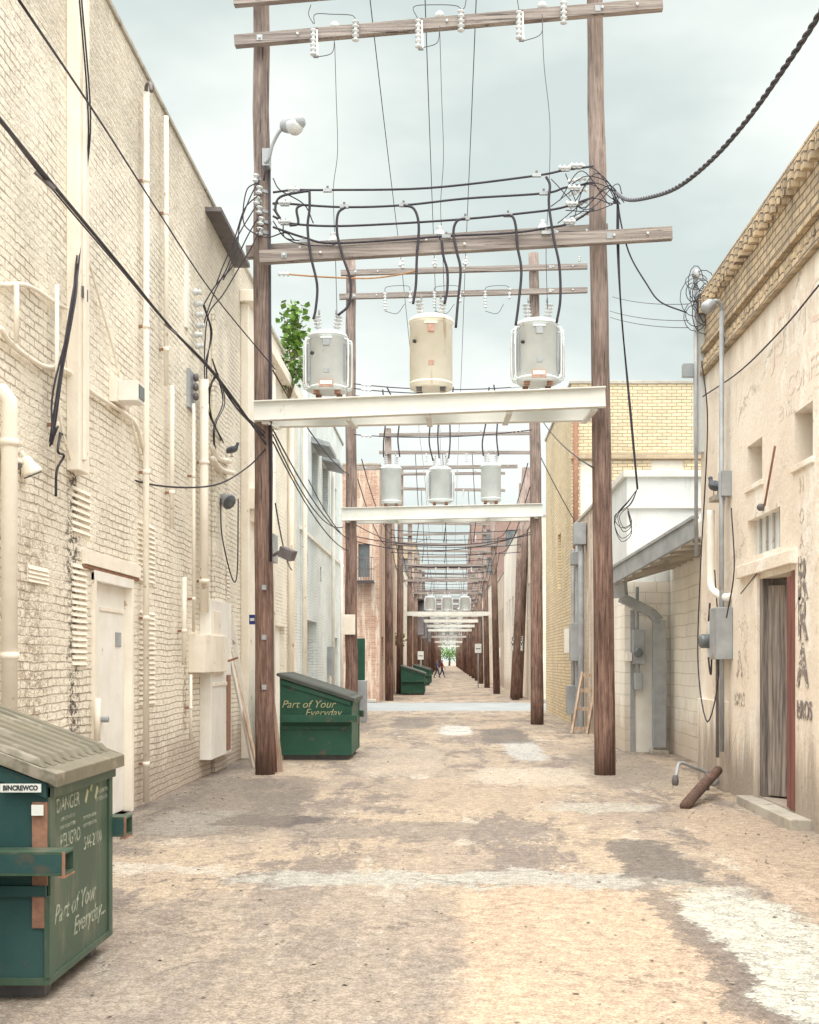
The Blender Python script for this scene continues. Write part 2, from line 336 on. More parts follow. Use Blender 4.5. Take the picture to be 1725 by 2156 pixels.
def sag(a,b,s,n=14):
    a=Vector(a);b=Vector(b); return [a.lerp(b,i/n)-Vector((0,0,4*s*(i/n)*(1-i/n))) for i in range(n+1)]
def text(body,size,loc,face,m,parent,shear=0,align='CENTER',name='lettering',sx=1,ext=.002,tilt=0,off=0):
    c=bpy.data.curves.new(name,'FONT'); c.body=body; c.size=size; c.extrude=ext; c.shear=shear; c.align_x=align; c.align_y='CENTER'; c.space_line=.95
    c.resolution_u=3; c.offset=off
    o=bpy.data.objects.new(name,c); link(o)
    X,Y={'+X':((0,1,0),(0,0,1)),'-X':((0,-1,0),(0,0,1)),'-Y':((1,0,0),(0,0,1))}[face]
    X=Vector(X);Y=Vector(Y);Z=X.cross(Y)
    mt=Matrix((X*sx,Y,Z)).transposed().to_4x4(); mt=Matrix.Translation(loc)@mt@Matrix.Rotation(tilt,4,'Z')
    bpy.context.view_layer.update()
    dg=bpy.context.evaluated_depsgraph_get(); me=bpy.data.meshes.new_from_object(o.evaluated_get(dg)); me.transform(mt)
    me.materials.clear(); me.materials.append(m)
    bpy.data.objects.remove(o); ob=bpy.data.objects.new(name,me); return link(ob,parent)
# ---------------------------------------------------------------- ground
b=B(); b.add([(-900,-60,-.008),(900,-60,-.008),(900,1500,-.008),(-900,1500,-.008)],[(0,1,2,3)],M['dirt']); b.build('ground')
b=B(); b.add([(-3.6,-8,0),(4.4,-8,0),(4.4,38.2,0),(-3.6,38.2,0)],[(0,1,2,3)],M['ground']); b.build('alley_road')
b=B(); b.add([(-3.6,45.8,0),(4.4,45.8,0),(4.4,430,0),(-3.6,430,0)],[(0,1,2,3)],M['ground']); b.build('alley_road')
b=B(); b.add([(-120,38.2,-.004),(120,38.2,-.004),(120,45.8,-.004),(-120,45.8,-.004)],[(0,1,2,3)],M['street']); b.build('cross_street')
for x0,x1,y in ((-120,-3.0,37.9),(3.2,120,37.9),(-120,-2.8,45.8),(3.2,120,45.8)):
    b=B(); b.box(x0,x1,y,y+.3,0,.13,M['curb']); b.build('street_curb',bevel=.02)
b=B()
for i in range(2600):
    y=4.5+random.random()**2*22; x=random.uniform(-3.2,3.2)
    if random.random()<.45: x=random.choice((-1,1))*random.uniform(2.4,3.35)
    r=random.uniform(.003,.013)
    vs=[Vector((x,y,0))+Vector((random.uniform(-r,r)*1.6,random.uniform(-r,r)*1.6,random.uniform(0,r))) for _ in range(5)]
    b.add(vs,[(0,1,2),(0,2,3),(0,3,4),(1,2,4),(1,3,4)],M['stone'])
b.build('gravel')
# ---------------------------------------------------------------- buildings
def building(name,side,X,y0,y1,H,m,holes=(),fholes=(),depth=14,cop=M['curb'],copo=.04,coph=.08,top=None):
    r=root(name); b=B()
    b.wall(lambda u,v:(X,u,v),(side,0,0),y0,y1,-.05,H,list(holes),m)
    xa,xb=sorted((X,X+side*depth))
    b.wall(lambda u,v:(u,y0,v),(0,1,0),xa,xb,-.05,H,list(fholes),m)
    b.add([(xa,y1,-.05),(xb,y1,-.05),(xb,y1,H),(xa,y1,H)],[(0,1,2,3)],m)
    xo=X+side*depth
    b.add([(xo,y0,-.05),(xo,y1,-.05),(xo,y1,H),(xo,y0,H)],[(0,1,2,3)],m)
    b.add([(xa,y0,H-.3),(xb,y0,H-.3),(xb,y1,H-.3),(xa,y1,H-.3)],[(0,1,2,3)],M['darkmetal'])
    b.build('walls',r)
    c=B()
    xi=X+side*.3; a,bb=sorted((X-side*copo,xi)); c.box(a,bb,y0-copo,y1+copo,H,H+coph,cop)
    a,bb=sorted((xi,xo)); c.box(a,bb,y0-copo,y0+.3,H,H+coph,cop)
    c.build('coping',r,bevel=.01)
    return r
s_door=[(11.3,12.72,0.0,2.45,.12,M['void']),]
lb=building('painted_brick_building',-1,LX,-3,20.75,8.15,M['lbrick'],holes=s_door,copo=.03,coph=.06)
b=B()
b.box(LX-.1,LX+.03,11.3,11.38,0,2.45,M['cream_paint']); b.box(LX-.1,LX+.03,12.64,12.72,0,2.45,M['cream_paint']); b.box(LX-.1,LX+.032,11.3,12.72,2.37,2.47,M['whitepaint'])
b.box(LX-.11,LX-.06,11.38,11.66,.02,2.37,M['whitepaint']); b.box(LX-.105,LX-.055,11.67,12.64,.02,2.37,M['whitepaint'])
b.box(LX-.054,LX-.04,11.75,12.56,2.1,2.14,M['cream_paint'])
b.sweep([(LX-.05,11.8,1.02),(LX+.02,11.8,1.02),(LX+.02,11.8,1.02)],.03,M['greymetal'],8)
b.box(LX-.054,LX-.045,12.3,12.5,1.75,1.9,M['greymetal'])
b.box(LX,LX+.03,11.0,12.95,2.47,2.5,M['rust']); b.box(LX,LX+.045,11.0,12.95,2.503,2.64,M['cream_paint'])
b.build('door',lb,bevel=.004)
b=B()
for (pa,pb,ta,tb) in ((163,200,1015,1130),(163,192,1180,1400),(300,334,1090,1230),(303,334,1280,1480),(70,112,1188,1232),(470,490,1180,1260)):
    A=L(pa,ta);C=L(pb,tb); y0,y1=A.y,C.y; z1,z0=A.z,C.z
    n=max(4,int((z1-z0)/.055))
    for i in range(n):
        z=z0+(z1-z0)*i/n; b.hexa([(LX,y0,z),(LX+.02,y0,z),(LX+.02,y1,z),(LX,y1,z),(LX,y0,z+.035),(LX+.004,y0,z+.035),(LX+.004,y1,z+.035),(LX,y1,z+.035)],M['cream_paint'])
b.build('wall_louvres',lb)
b=B()
b.box(LX,LX+.13,19.4,20.74,0,7.45,M['cream_paint']); b.box(LX,LX+.22,19.3,20.76,7.45,7.65,M['cream_paint']); b.box(LX,LX+.3,19.5,20.6,4.1,4.45,M['cream_paint']); b.box(LX,LX+.25,19.6,20.5,3.9,4.1,M['cream_paint'])
b.box(LX,LX+.06,17.0,17.9,0,6.6,M['lbrick'])
b.build('pilaster',lb,bevel=.015)
b=B(); b.ob(L(447,440,.1),L(510,560,.12),.25,.06,M['darkmetal']); b.build('roof_flashing',lb)
def vpipe(px,pt,pb,r,name='downpipe',m=None,off=.08,elbow=None,parent=None,side='L',bands=True):
    f=L if side=='L' else R
    A=f(px,pt,off);C=f(px,pb,off); C.z=max(C.z,.02)
    pts=[C,A]
    if elbow:
        pts=[C,A-Vector((0,0,.15)),A-Vector((0,0,.05)),A+Vector((elbow*.05,0,.02)),A+Vector((elbow*.16,0,.03))]
    b=B(); b.sweep(pts,r,m or M['cream_paint'],10)
    if bands:
        z=C.z+.4
        while z<A.z-.2: b.sweep([(A.x,A.y,z),(A.x,A.y,z+.05)],r*1.18,m or M['cream_paint'],10); b.box(LX,A.x,A.y-.012,A.y+.012,z+.01,z+.04,M['rust']); z+=1.6
    return b.build(name,parent)
vpipe(20,830,1500,.062,elbow=-1,off=.1); vpipe(308,195,1690,.034); vpipe(350,245,812,.028); vpipe(362,812,1112,.03)
vpipe(408,850,1330,.022,'electrical_conduit'); vpipe(430,800,1290,.06,'electrical_conduit',off=.1); vpipe(402,1420,1560,.02,'electrical_conduit'); vpipe(388,1215,1400,.03,'downpipe'); vpipe(205,1470,1560,.03,'downpipe')
vpipe(35,600,720,.02,'electrical_conduit'); vpipe(120,600,1000,.018,'electrical_conduit')
b=B(); b.box(LX,LX+.12,10.55,10.85,3.3,9.2,M['cream_paint']); b.box(LX+.12,LX+.15,10.62,10.68,3.4,9.2,M['cream_paint']); b.box(LX,LX+.26,10.4,10.9,8.5,9.6,M['whitepaint']); b.build('cable_duct',bevel=.01)
b=B(); b.sweep(spl([L(308,197,.08),L(309,180,.1),L(316,176,.16),L(319,192,.2)],4),.02,M['darkmetal'],8); b.build('vent_pipe_hook')
b=B(); b.sweep(spl([L(445,940,.1),L(460,965,.1),L(485,972,.1)],4),.04,M['cream_paint'],8); b.sweep(spl([L(448,965,.12),L(465,988,.12),L(492,996,.12)],4),.04,M['cream_paint'],8); b.build('vent_pipe')
b=B()
for pts,r in (([(0,600),(60,602),(120,640),(140,650)],.02),([(0,690),(30,730),(90,770),(140,780),(200,830),(280,885),(300,940),(310,980)],.022),([(160,460),(190,560),(245,760),(295,960)],.012),([(120,780),(130,900),(160,1000)],.012)):
    b.sweep(spl([L(x,y,.04) for x,y in pts],5),r,M['cream_paint'],6)
b.build('wall_conduit')
b=B()
b.box(LX,LX+.22,L(405,0).y,L(455,0).y,1.45,1.95,M['cream_paint']); b.box(LX,LX+.16,16.2,17.7,.25,2.45,M['whitepaint']); b.box(LX+.16,LX+.175,16.3,17.6,1.25,1.3,M['cream_paint']); b.box(LX+.16,LX+.18,17.3,17.55,.3,1.4,M['rust']); b.ob((LX+.18,17.3,1.6),(LX+.34,17.25,1.65),.03,.03,M['rust'])
b.box(LX+.16,LX+.17,16.3,16.9,1.4,2.3,M['cream_paint'])
b.build('electrical_box',bevel=.01)
b=B()
for (px,py) in ((408,795),(408,815),(408,835)): 
    p=L(px,py,.06); b.lathe(p,(1,0,0),[(.04,0),(.055,.03),(.04,.06)],M['darkmetal'],10)
for (px,py) in ((405,615),(408,640),(410,662),(412,685),(408,705),(410,728)): 
    p=L(px,py,.03); b.lathe(p,(1,0,0),[(.02,0),(.045,.02),(.045,.06),(.025,.08),(.04,.1),(.02,.12)],M['porc'],10)
b.box(LX,LX+.03,L(397,0).y,L(402,0).y,5.9,6.9,M['whitepaint']); b.box(LX,LX+.04,L(401,0).y,L(415,0).y,4.9,5.4,M['greymetal'])
b.build('insulator_rack')
def floodlight(p,s=1,m=None,d=(.6,-.5,-.4)):
    b=B(); p=Vector(p); m=m or M['whitepaint']; d=Vector(d).normalized()
    b.cyl(p,p+d*.1*s,.03*s,m); q=p+d*.08*s
    b.lathe(q,d,[(.05*s,0),(.08*s,.03*s),(.1*s,.12*s),(.14*s,.2*s),(.15*s,.24*s)],m,12)
    b.lathe(q+d*.245*s,d,[(.13*s,0),(.12*s,.02*s)],M['glass'],12)
    b.build('floodlight')
p=L(232,690,.0); b=B(); b.box(LX,LX+.08,p.y-.05,p.y+.35,4.2,4.45,M['cream_paint']); b.box(LX+.08,LX+.28,p.y,p.y+.26,4.22,4.42,M['whitepaint']); b.box(LX+.28,LX+.29,p.y+.03,p.y+.23,4.25,4.39,M['glass']); b.build('wall_light',bevel=.02)
floodlight(L(462,1043,.02),.8,M['greymetal']); floodlight(L(8,935,.02),.6,M['cream_paint'],(.4,-.1,-1)); floodlight(L(45,950,.02),.6,M['cream_paint'],(.4,.3,-1))
cb=building('cream_brick_building',-1,LX,20.8,26.6,7.9,M['cream'],holes=[(23.2,24.6,0,2.3,.1,M['whitepaint'])])
b=B(); b.cyl((LX+.08,25.0,0),(LX+.08,25.0,7.5),.06,M['cream_paint']); b.cyl((LX+.08,22.4,0),(LX+.08,22.4,7.5),.05,M['cream_paint']); b.box(LX,LX+.25,21.4,21.9,3.4,3.9,M['greymetal']); b.box(LX,LX+.2,20.9,26.5,7.2,7.4,M['cream_paint'])
b.build('drainpipes_and_cornice',cb)
wb=building('white_brick_building',-1,LX,26.65,38,8.5,M['white'],holes=[(28.2,30.6,0,2.6,.25,M['whitepaint']),(29.5,30.8,5.7,7.0,.15,M['glass']),(32,33.4,5.7,7.0,.15,M['glass']),(34.3,36,5.4,6.8,.15,M['greypaint']),(28.4,28.7,3.8,4.2,.1,M['void']),(31.4,31.7,3.7,4.1,.1,M['void']),(35,36.3,0,2.3,.2,M['curb'])])
b=B()
for y0,y1 in ((29.3,31.2),(31.8,33.7)): b.hexa([(LX,y0,7.0),(LX+.45,y0,6.9),(LX+.45,y1,6.9),(LX,y1,7.0),(LX,y0,7.15),(LX+.45,y0,7.0),(LX+.45,y1,7.0),(LX,y1,7.15)],M['greymetal'])
b.cyl((LX+.1,33.9,0),(LX+.1,33.9,7.5),.05,M['whitepaint']); b.cyl((LX+.1,27.2,0),(LX+.1,27.2,7.8),.06,M['cream_paint']); b.cyl((LX+.1,36.6,0),(LX+.1,36.6,5),.05,M['whitepaint'])
b.box(LX,LX+.15,33.2,33.7,1.2,2.0,M['greymetal']); b.box(LX,LX+.05,27,37.9,4.6,4.68,M['whitepaint'])
b.build('awnings_and_pipes',wb)
rb=building('red_brick_building',-1,-2.72,46.6,60,9.3,M['redbrick'],holes=[(48,49.5,1,2.6,.15,M['glass']),(52,53,5,6.6,.15,M['glass'])],fholes=[(-3.55,-3.1,4.9,6.2,.15,M['glass']),(-6,-5,4.9,6.4,.15,M['glass'])])
b=B()
for z in (4.7,5.15,5.6): b.box(-3.7,-2.9,45.9,45.93,z,z+.03,M['darkmetal'])
for i in range(9): b.box(-3.7+i*.1,-3.68+i*.1,45.9,45.93,4.7,5.6,M['darkmetal'])
b.box(-3.7,-2.9,45.93,46.59,4.65,4.7,M['darkmetal']); b.build('balcony',rb)
def win_holes(y0,y1,H,mm):
    h=[]; z=3.4
    while z<H-1.8:
        y=y0+1
        while y<y1-1.6: h.append((y,y+1,z,z+1.5,.15,M['glass'])); y+=3
        z+=3.2
    h.append((y0+.5,y0+1.6,0,2.3,.2,M['olddoor'])); return h
random.seed(3)
y=60.1; seq=[('lowbrick',74,6.5),('cream',90,7.5),('redbrick',104,8),('tan',120,12),('white',140,7),('brown',165,9),('cream',200,7.5),('redbrick',240,8),('tan',300,7),('lowbrick',380,7)]
for m,y1,H in seq:
    r=building('brick_building',-1,-2.72-random.uniform(0,.3),y,y1-.05,H,M[m],win_holes(y,y1,H,m),fholes=[(-4.2,-3.3,H-3,H-1.4,.15,M['glass'])]); y=y1
y=45.9; seq=[('cream',56,7.2),('whitestone',70,7.8),('lowbrick',86,7),('cream',100,7.5),('white',122,6.5),('redbrick',148,8)]
for m,y1,H in seq:
    mm=M['block'] if m=='whitestone' else M[m]
    building('brick_building',1,3.15+random.uniform(0,.25),y,y1-.05,H,mm,win_holes(y,y1,H,m)); y=y1
building('tall_brick_building',1,3.0,150,190,20,M['brown'],win_holes(150,190,20,0),fholes=[(4.2+i*3,5.6+i*3,z,z+2.2,.2,M['glass']) for i in range(4) for z in (9,12.5,16)])
building('brick_building',1,3.3,190.1,260,7.5,M['cream'],win_holes(190,260,7.5,0)); building('brick_building',1,3.3,260.1,380,8,M['tan'],win_holes(260,380,8,0))
for yy in (92,106,128):
    b=B()
    for z in (3.6,6.4):
        b.box(-2.7,-1.9,yy,yy+3,z,z+.06,M['darkmetal'])
        for i in range(12): b.box(-1.93,-1.9,yy+i*.27,yy+i*.27+.03,z,z+1,M['darkmetal'])
        b.box(-1.94,-1.89,yy,yy+3,z+1,z+1.05,M['darkmetal'])
    b.ob((-2.2,yy+.3,3.6),(-2.2,yy+2.7,6.4),.5,.06,M['darkmetal']); b.build('fire_escape')
yb=building('yellow_brick_building',1,3.12,30.2,38.1,8.65,M['yellow'],holes=[(33,33.9,3.6,5.2,.1,M['cream_paint'])],fholes=[(3.35,3.68,4.9,6.7,.06,M['cream_paint']),(5.15,6.0,5.55,6.72,.06,M['cream_paint']),(7.4,8.3,5.55,6.72,.06,M['cream_paint'])])
b=B(); b.cyl((3.22,30.1,3.5),(3.22,30.1,7.9),.06,M['rust']); b.box(3.05,9,30.12,30.195,6.74,6.9,M['tan']); b.build('downpipe_and_band',yb)
lw=building('low_brick_building',1,3.2,24.05,30.15,5.0,M['lowbrick'],holes=[(25.2,26.2,0,2.2,.15,M['olddoor'])])
gb=building('grey_stucco_building',1,3.15,21,24,4.85,M['greypaint'],cop=M['beam'],copo=.07,coph=.12)
b=B(); b.box(3.1,3.15-.001,21.0,24,0,3.0,M['block']); b.box(3.1,3.9,20.93,20.995,0,3.0,M['block']); b.box(3.2,3.27,20.9,20.93,0,2.5,M['greymetal']); b.box(3.3,3.6,20.88,20.93,0,2.3,M['whitepaint']); b.box(3.1,4.6,20.94,20.994,4.3,4.34,M['beam']); b.build('lower_wall',gb)
gg=building('white_block_garage',1,3.9,16.15,20.9,3.4,M['block'])
b=B(); a0=Vector((2.85,20.7,3.12));a1=Vector((3.42,16.25,3.5));b0=Vector((4.1,20.7,3.85));b1=Vector((4.1,16.25,4.05)); d=Vector((0,0,.2))
b.hexa([a0-d,a1-d,Vector((4.1,16.25,3.3)),Vector((4.1,20.7,3.3)),a0,a1,b1,b0],M['whitepaint'])
b.ob(a0-d*.4+Vector((-.03,0,0)),a1-d*.4+Vector((-.03,0,0)),.06,.26,M['greymetal']); b.ob(a0+Vector((-.04,0,.07)),a1+Vector((-.04,0,.07)),.1,.05,M['greymetal'])
for i in range(9):
    t=(i+.5)/9; p=a0.lerp(a1,t)-d*1.05; q=Vector((4.05,p.y,3.27)); b.ob(p,q,.05,.05,M['curb'])
dr=[(2.95,20.5,2.98),(2.98,20.55,2.7),(3.5,20.6,2.45),(3.65,20.6,2.3),(3.65,20.6,0.1)]
for i in range(4): b.ob(dr[i],dr[i+1],.22,.15,M['greymetal'])
b.box(3.5,3.8,20.45,20.75,0,.06,M['curb'])
b.build('canopy',gg,bevel=.006)
b=B(); b.box(3.22,3.42,20.7,20.88,1.55,2.15,M['greymetal']); b.cyl((3.3,20.78,2.15),(3.3,20.78,2.9),.03,M['greymetal']); b.lathe((3.3,20.7,1.75),(0,-1,0),[(.08,0),(.08,.08),(.06,.1)],M['glass'],12); b.box(3.25,3.38,20.7,20.88,1.1,1.4,M['greymetal']); b.cyl((3.32,20.78,1.4),(3.32,20.78,1.55),.02,M['greymetal']); b.box(3.1,3.2,20.7,20.85,1.6,1.75,M['whitepaint']); b.build('electric_meter',bevel=.008)
b=B() 
for x,y,zt,r in ((2.98,28.4,4.6,.05),(2.98,27.6,4.4,.07),(3.0,29.6,4.4,.05)): b.cyl((x+.1,y,0),(x+.1,y,zt),r,M['greymetal'])
b.box(2.9,3.18,27.4,27.8,4.3,4.8,M['greymetal']); b.box(2.92,3.18,28.2,28.6,3.9,4.2,M['greymetal']); b.box(2.9,3.18,28.1,28.6,1.6,2.5,M['greymetal']); b.box(2.88,3.18,29.3,29.7,1.8,2.4,M['whitepaint']); b.box(2.9,3.15,28.9,29.4,.3,1.0,M['greymetal'])
b.build('service_conduits',bevel=.01)
RH=[(11.8,13.05,.12,2.5,.5,M['void']),(12.25,13.6,2.78,3.2,.1,M['greypaint']),(12.95,13.6,3.58,4.05,.35,M['void']),(11.15,11.75,3.52,4.05,.35,M['void']),(10.2,10.95,1.4,2.7,.3,M['olddoor'])]
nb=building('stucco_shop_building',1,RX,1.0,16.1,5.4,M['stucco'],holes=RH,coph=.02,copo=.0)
b=B(); b.box(RX+.0,RX+14,.95,16.15,5.5,6.4,M['parapet']); b.box(RX-.06,RX+14,.92,16.2,5.42,5.5,M['parapet'])
y=1.0
while y<16.1: b.box(RX-.05,RX,y,y+.1,5.5,5.6,M['parapet']); y+=.2
b.box(RX-.05,RX+14,.9,16.2,5.72,5.8,M['parapet']); b.box(RX-.07,RX+.35,.9,16.2,6.4,6.5,M['parapet'])
y=1.0
while y<16.1: b.box(RX-.1,RX-.0,y,y+.09,6.22,6.4,M['parapet']); y+=.22
b.build('parapet',nb,bevel=.006)
b=B()
b.box(RX-.04,RX+.1,13.05,13.2,0,2.6,M['stucco']); b.box(RX-.02,RX+.1,11.72,11.8,.12,2.5,M['reddoor']); b.box(RX+.0,RX+.12,12.95,13.05,.12,2.5,M['olddoor'])
b.box(RX-.07,RX+.05,11.65,13.9,2.56,2.7,M['stucco'])
b.hexa([(RX+.05,12.9,.14),(RX+.45,12.45,.14),(RX+.48,12.48,.14),(RX+.08,12.93,.14),(RX+.05,12.9,2.42),(RX+.45,12.45,2.42),(RX+.48,12.48,2.42),(RX+.08,12.93,2.42)],M['olddoor'])
b.box(RX-.02,RX+.02,11.82,11.95,.13,2.45,M['reddoor'])
b.box(RX-.2,RX+.45,11.2,13.3,-.02,.1,M['curb'])
for i in range(1,5): b.box(RX+.07,RX+.095,12.25+i*.27,12.27+i*.27,2.78,3.2,M['curb'])
b.box(RX-.05,RX+.02,14.5,16.08,0,1.1,M['stucco'])
b.box(RX+.1,RX+.14,13.2,13.25,3.58,4.05,M['whitepaint']);b.box(RX+.1,RX+.14,11.4,11.45,3.52,4.05,M['whitepaint'])
b.box(RX-.03,RX+.02,12.9,13.65,3.52,3.58,M['stucco']);b.box(RX-.03,RX+.02,11.1,11.8,3.46,3.52,M['stucco'])
b.build('doorway',nb,bevel=.008)
for ch,py in (('R',1222),('R',1308),('A',1405)):
    p=R(1688,py,.0); text(ch,.58,(RX-.008,11.46,p.z),'-X',M['fade'],nb,sx=.9,off=.014)
text('BROS',.25,(RX-.008,11.40,1.12),'-X',M['fade'],nb,sx=.8,off=.004)
for ch,z in (('N',3.3),('O',3.0),('A',2.76)): text(ch,.22,(RX-.005,11.5,z),'-X',M['fade2'],nb,sx=.8,ext=.001)
text('A',.42,(RX-.008,13.95,1.55),'-X',M['fade2'],nb,sx=.9,off=.008)
text('BROS',.22,(RX-.008,13.95,1.15),'-X',M['fade2'],nb,sx=.9,off=.004)
text('JS MC',.62,(RX-.003,11.7,4.95),'-X',M['fadepink'],nb,sx=1.15,ext=.001); text('CONFECTI',.3,(RX-.003,11.2,4.35),'-X',M['fadepink'],nb,sx=1.05,ext=.001); text('ENSIL',.24,(RX-.003,12.0,4.14),'-X',M['fadepink'],nb,ext=.001)
b=B(); A=R(1520,655,.1); b.cyl((A.x,A.y,.5),A,.03,M['greymetal']); b.sweep(spl([A,A+Vector((-.02,-.02,.08)),A+Vector((-.08,-.05,.11)),A+Vector((-.14,-.05,.08))],4),.025,M['greymetal'],8); b.lathe(A+Vector((-.1,-.05,.1)),(-.6,-.3,-.5),[(.03,0),(.07,.06),(.08,.16),(.05,.2)],M['greymetal'],12)
b.box(RX-.12,RX,A.y-.1,A.y+.1,3.6,3.9,M['greymetal'])
b.build('wall_lamp')
b=B(); q=R(1532,1335,.0); b.box(RX-.2,RX-.002,q.y-.28,q.y+.1,1.62,2.25,M['greymetal']); b.box(RX-.16,RX-.002,q.y+.12,q.y+.42,1.65,2.1,M['greypaint']); b.lathe((RX-.16,q.y+.26,1.85),(-1,0,0),[(.09,0),(.09,.1),(.07,.13)],M['glass'],14); b.cyl((RX-.08,q.y,2.25),(RX-.08,q.y,4.9),.022,M['darkmetal']); b.cyl((RX-.08,q.y+.2,1.65),(RX-.08,q.y+.2,.4),.02,M['darkmetal']); b.build('electric_meter_box',bevel=.01)
b=B(); w=R(1497,1075,.12); b.sweep(spl([w,(w.x,w.y,3.2),(w.x,w.y,2.75),(w.x,w.y-.1,2.5),(w.x+.05,w.y-.5,2.38),(w.x+.12,w.y-.6,2.38)],5),.05,M['whitepaint'],10); b.build('pvc_pipe')
b=B(); q=R(1475,735,.0); b.box(RX-.25,RX+.1,q.y-.1,q.y+.02,5.45,5.62,M['greymetal']); b.box(RX-.1,RX,q.y-.25,q.y+.0,4.4,6.5,M['greypaint']) ; b.cyl((RX-.12,q.y-.3,3.0),(RX-.12,q.y-.3,6.7),.025,M['greymetal']); b.lathe((RX-.12,q.y-.3,6.7),(0,0,1),[(.03,0),(.06,.03),(.05,.1),(.01,.13)],M['greymetal'],10); b.build('service_entrance')
b=B(); b.cyl(R(1632,940,.12),R(1610,1065,.04),.012,M['rust']); b.lathe(R(1608,1068,.0),(-1,0,0),[(.04,0),(.04,.05),(.02,.07)],M['darkmetal'],10); b.build('iron_stay')
gx,gy=G(1442,1703); b=B(); top=P(1512,1622,14.3); b0_=Vector((gx,gy,.03)); b.sweep([b0_,b0_.lerp(top,.5)+Vector((0,0,.01)),top],[.058,.064,.056],M['pole'],14); b.build('fallen_bollard')
b=B(); pts=[(2.72,14.2,.22),(2.8,14.4,.36),(3.0,14.6,.3),(3.3,14.8,.18),(3.42,14.9,.18)]; b.sweep(spl(pts,4),.022,M['greymetal'],8); b.lathe((2.7,14.15,.12),(0,0,1),[(.035,0),(.045,.05),(.03,.12)],M['darkmetal'],10); b.cyl((3.2,14.7,0),(3.2,14.7,.24),.03,M['darkmetal']); b.lathe((3.3,14.8,.1),(0,-1,.0),[(.06,0),(.06,.03),(.02,.05)],M['greymetal'],12); b.build('gas_pipe')
b=B(); s0=Vector((2.72,26.2,0)); 
for dx in (0,.34): b.ob(s0+Vector((dx,0,0)),s0+Vector((dx+.28,.4,1.35)),.05,.07,M['plank'])
for t in (.08,.4,.7,.95): 
    a=s0+Vector((.28*t,.4*t,1.35*t)); b.ob(a,a+Vector((.34,0,0)),.03,.08,M['plank'])
b.build('wooden_pallet')
b=B()
for (x0,y0,x1,y1,z1,mm) in ((-2.95,17.9,-3.35,17.6,2.2,'whitepaint'),(-2.85,17.7,-3.33,17.9,1.9,'plank'),(-3.0,18.3,-3.35,18.2,2.35,'whitepaint'),(-2.5,17.1,-2.62,16.98,2.0,'reddoor'),(-2.42,17.15,-2.58,17.0,1.5,'plank')): b.ob((x0,y0,0),(x1,y1,z1),.07,.03,M[mm])
b.build('timber_planks')
# ---------------------------------------------------------------- utility structures
def pole(base,top,r0,r1,name='utility_pole',extra=None):
    b=B(); N=14; base=Vector(base);top=Vector(top); pts=[];rs=[]
    for i in range(N+1):
        t=i/N; p=base.lerp(top,t)+Vector((random.uniform(-.012,.012),0,0)); pts.append(p); rs.append((r0+(r1-r0)*t)*random.uniform(.98,1.02))
    b.sweep(pts,rs,M['pole'],18)
    if extra: extra(b)
    return b.build(name)
pL0=Vector((-2.6,16.8,-.1)); pL1=Vector((-2.665,16.8,12)); pR0=Vector((2.21,16.75,-.1)); pR1=Vector((2.05,16.75,12))
def exL(b):
    b.cyl((-2.5,16.7,3),(-2.52,16.7,8.5),.018,M['cable'])
    for z in (1.2,1.9,2.6): b.box(-2.62,-2.56,16.645,16.675,z,z+.07,M['greymetal'])
pole(pL0,pL1,.138,.112,extra=exL); pole(pR0,pR1,.15,.108)
def crossarm(a,c,h=.13,w=.1,name='crossarm',pins=()):
    b=B(); b.ob(a,c,w,h,M['arm']); a=Vector(a);c=Vector(c)
    for t in (.06,.15,.5,.86,.94): 
        p=a.lerp(c,t); b.lathe(p+Vector((0,-w/2-.012,0)),(0,-1,0),[(.018,0),(.018,.02)],M['porc'],8)
    for t in (.06,.85): 
        p=a.lerp(c,t); b.box(p.x-.04,p.x+.04,p.y-w/2-.008,p.y-w/2-.002,p.z-.04,p.z+.04,M['greymetal'])
    for t in pins:
        p=a.lerp(c,t)+Vector((0,0,h/2)); b.cyl(p,p+Vector((0,0,.06)),.012,M['darkmetal']); b.lathe(p+Vector((0,0,.05)),(0,0,1),[(.035,0),(.075,.03),(.06,.08),(.04,.1),(.045,.14),(.02,.16)],M['porc'],12)
    return b.build(name,bevel=.008)
def yr(px): return 16.62-.0003*(px-945)
def F1(px,py,o=0): return P(px,py,yr(px)+o)
crossarm(F1(495,88,-.2),F1(1395,10,-.2),.15,.11,pins=())
crossarm(F1(493,2,-.2),F1(1395,-75,-.2),.15,.11)
crossarm(F1(548,543,-.2),F1(1415,492,-.2),.17,.12,pins=(.18,.44,.69))
crossarm(F1(520,532,.2),F1(1280,486,.25),.17,.12)
def platform(a0,a1,b0,b1,h=.27,m=None):
    b=B(); m=m or M['beam']
    for p,q in ((a0,a1),(b0,b1)):
        p=Vector(p);q=Vector(q); u=Vector((0,0,h/2-.01))
        b.ob(p,q,.012,h-.03,m); b.ob(p+u,q+u,.12,.018,m); b.ob(p-u,q-u,.12,.018,m)
    for t in (.03,.27,.5,.73,.97):
        p=Vector(a0).lerp(Vector(a1),t)-Vector((0,0,h/2+.02)); q=Vector(b0).lerp(Vector(b1),t)-Vector((0,0,h/2+.02)); b.ob(p,q,.08,.04,m)
    return b.build('transformer_platform',bevel=.003)
platform(F1(535,866,-.24),F1(1275,836,-.24),F1(565,880,.55),F1(1250,866,.55),.28)
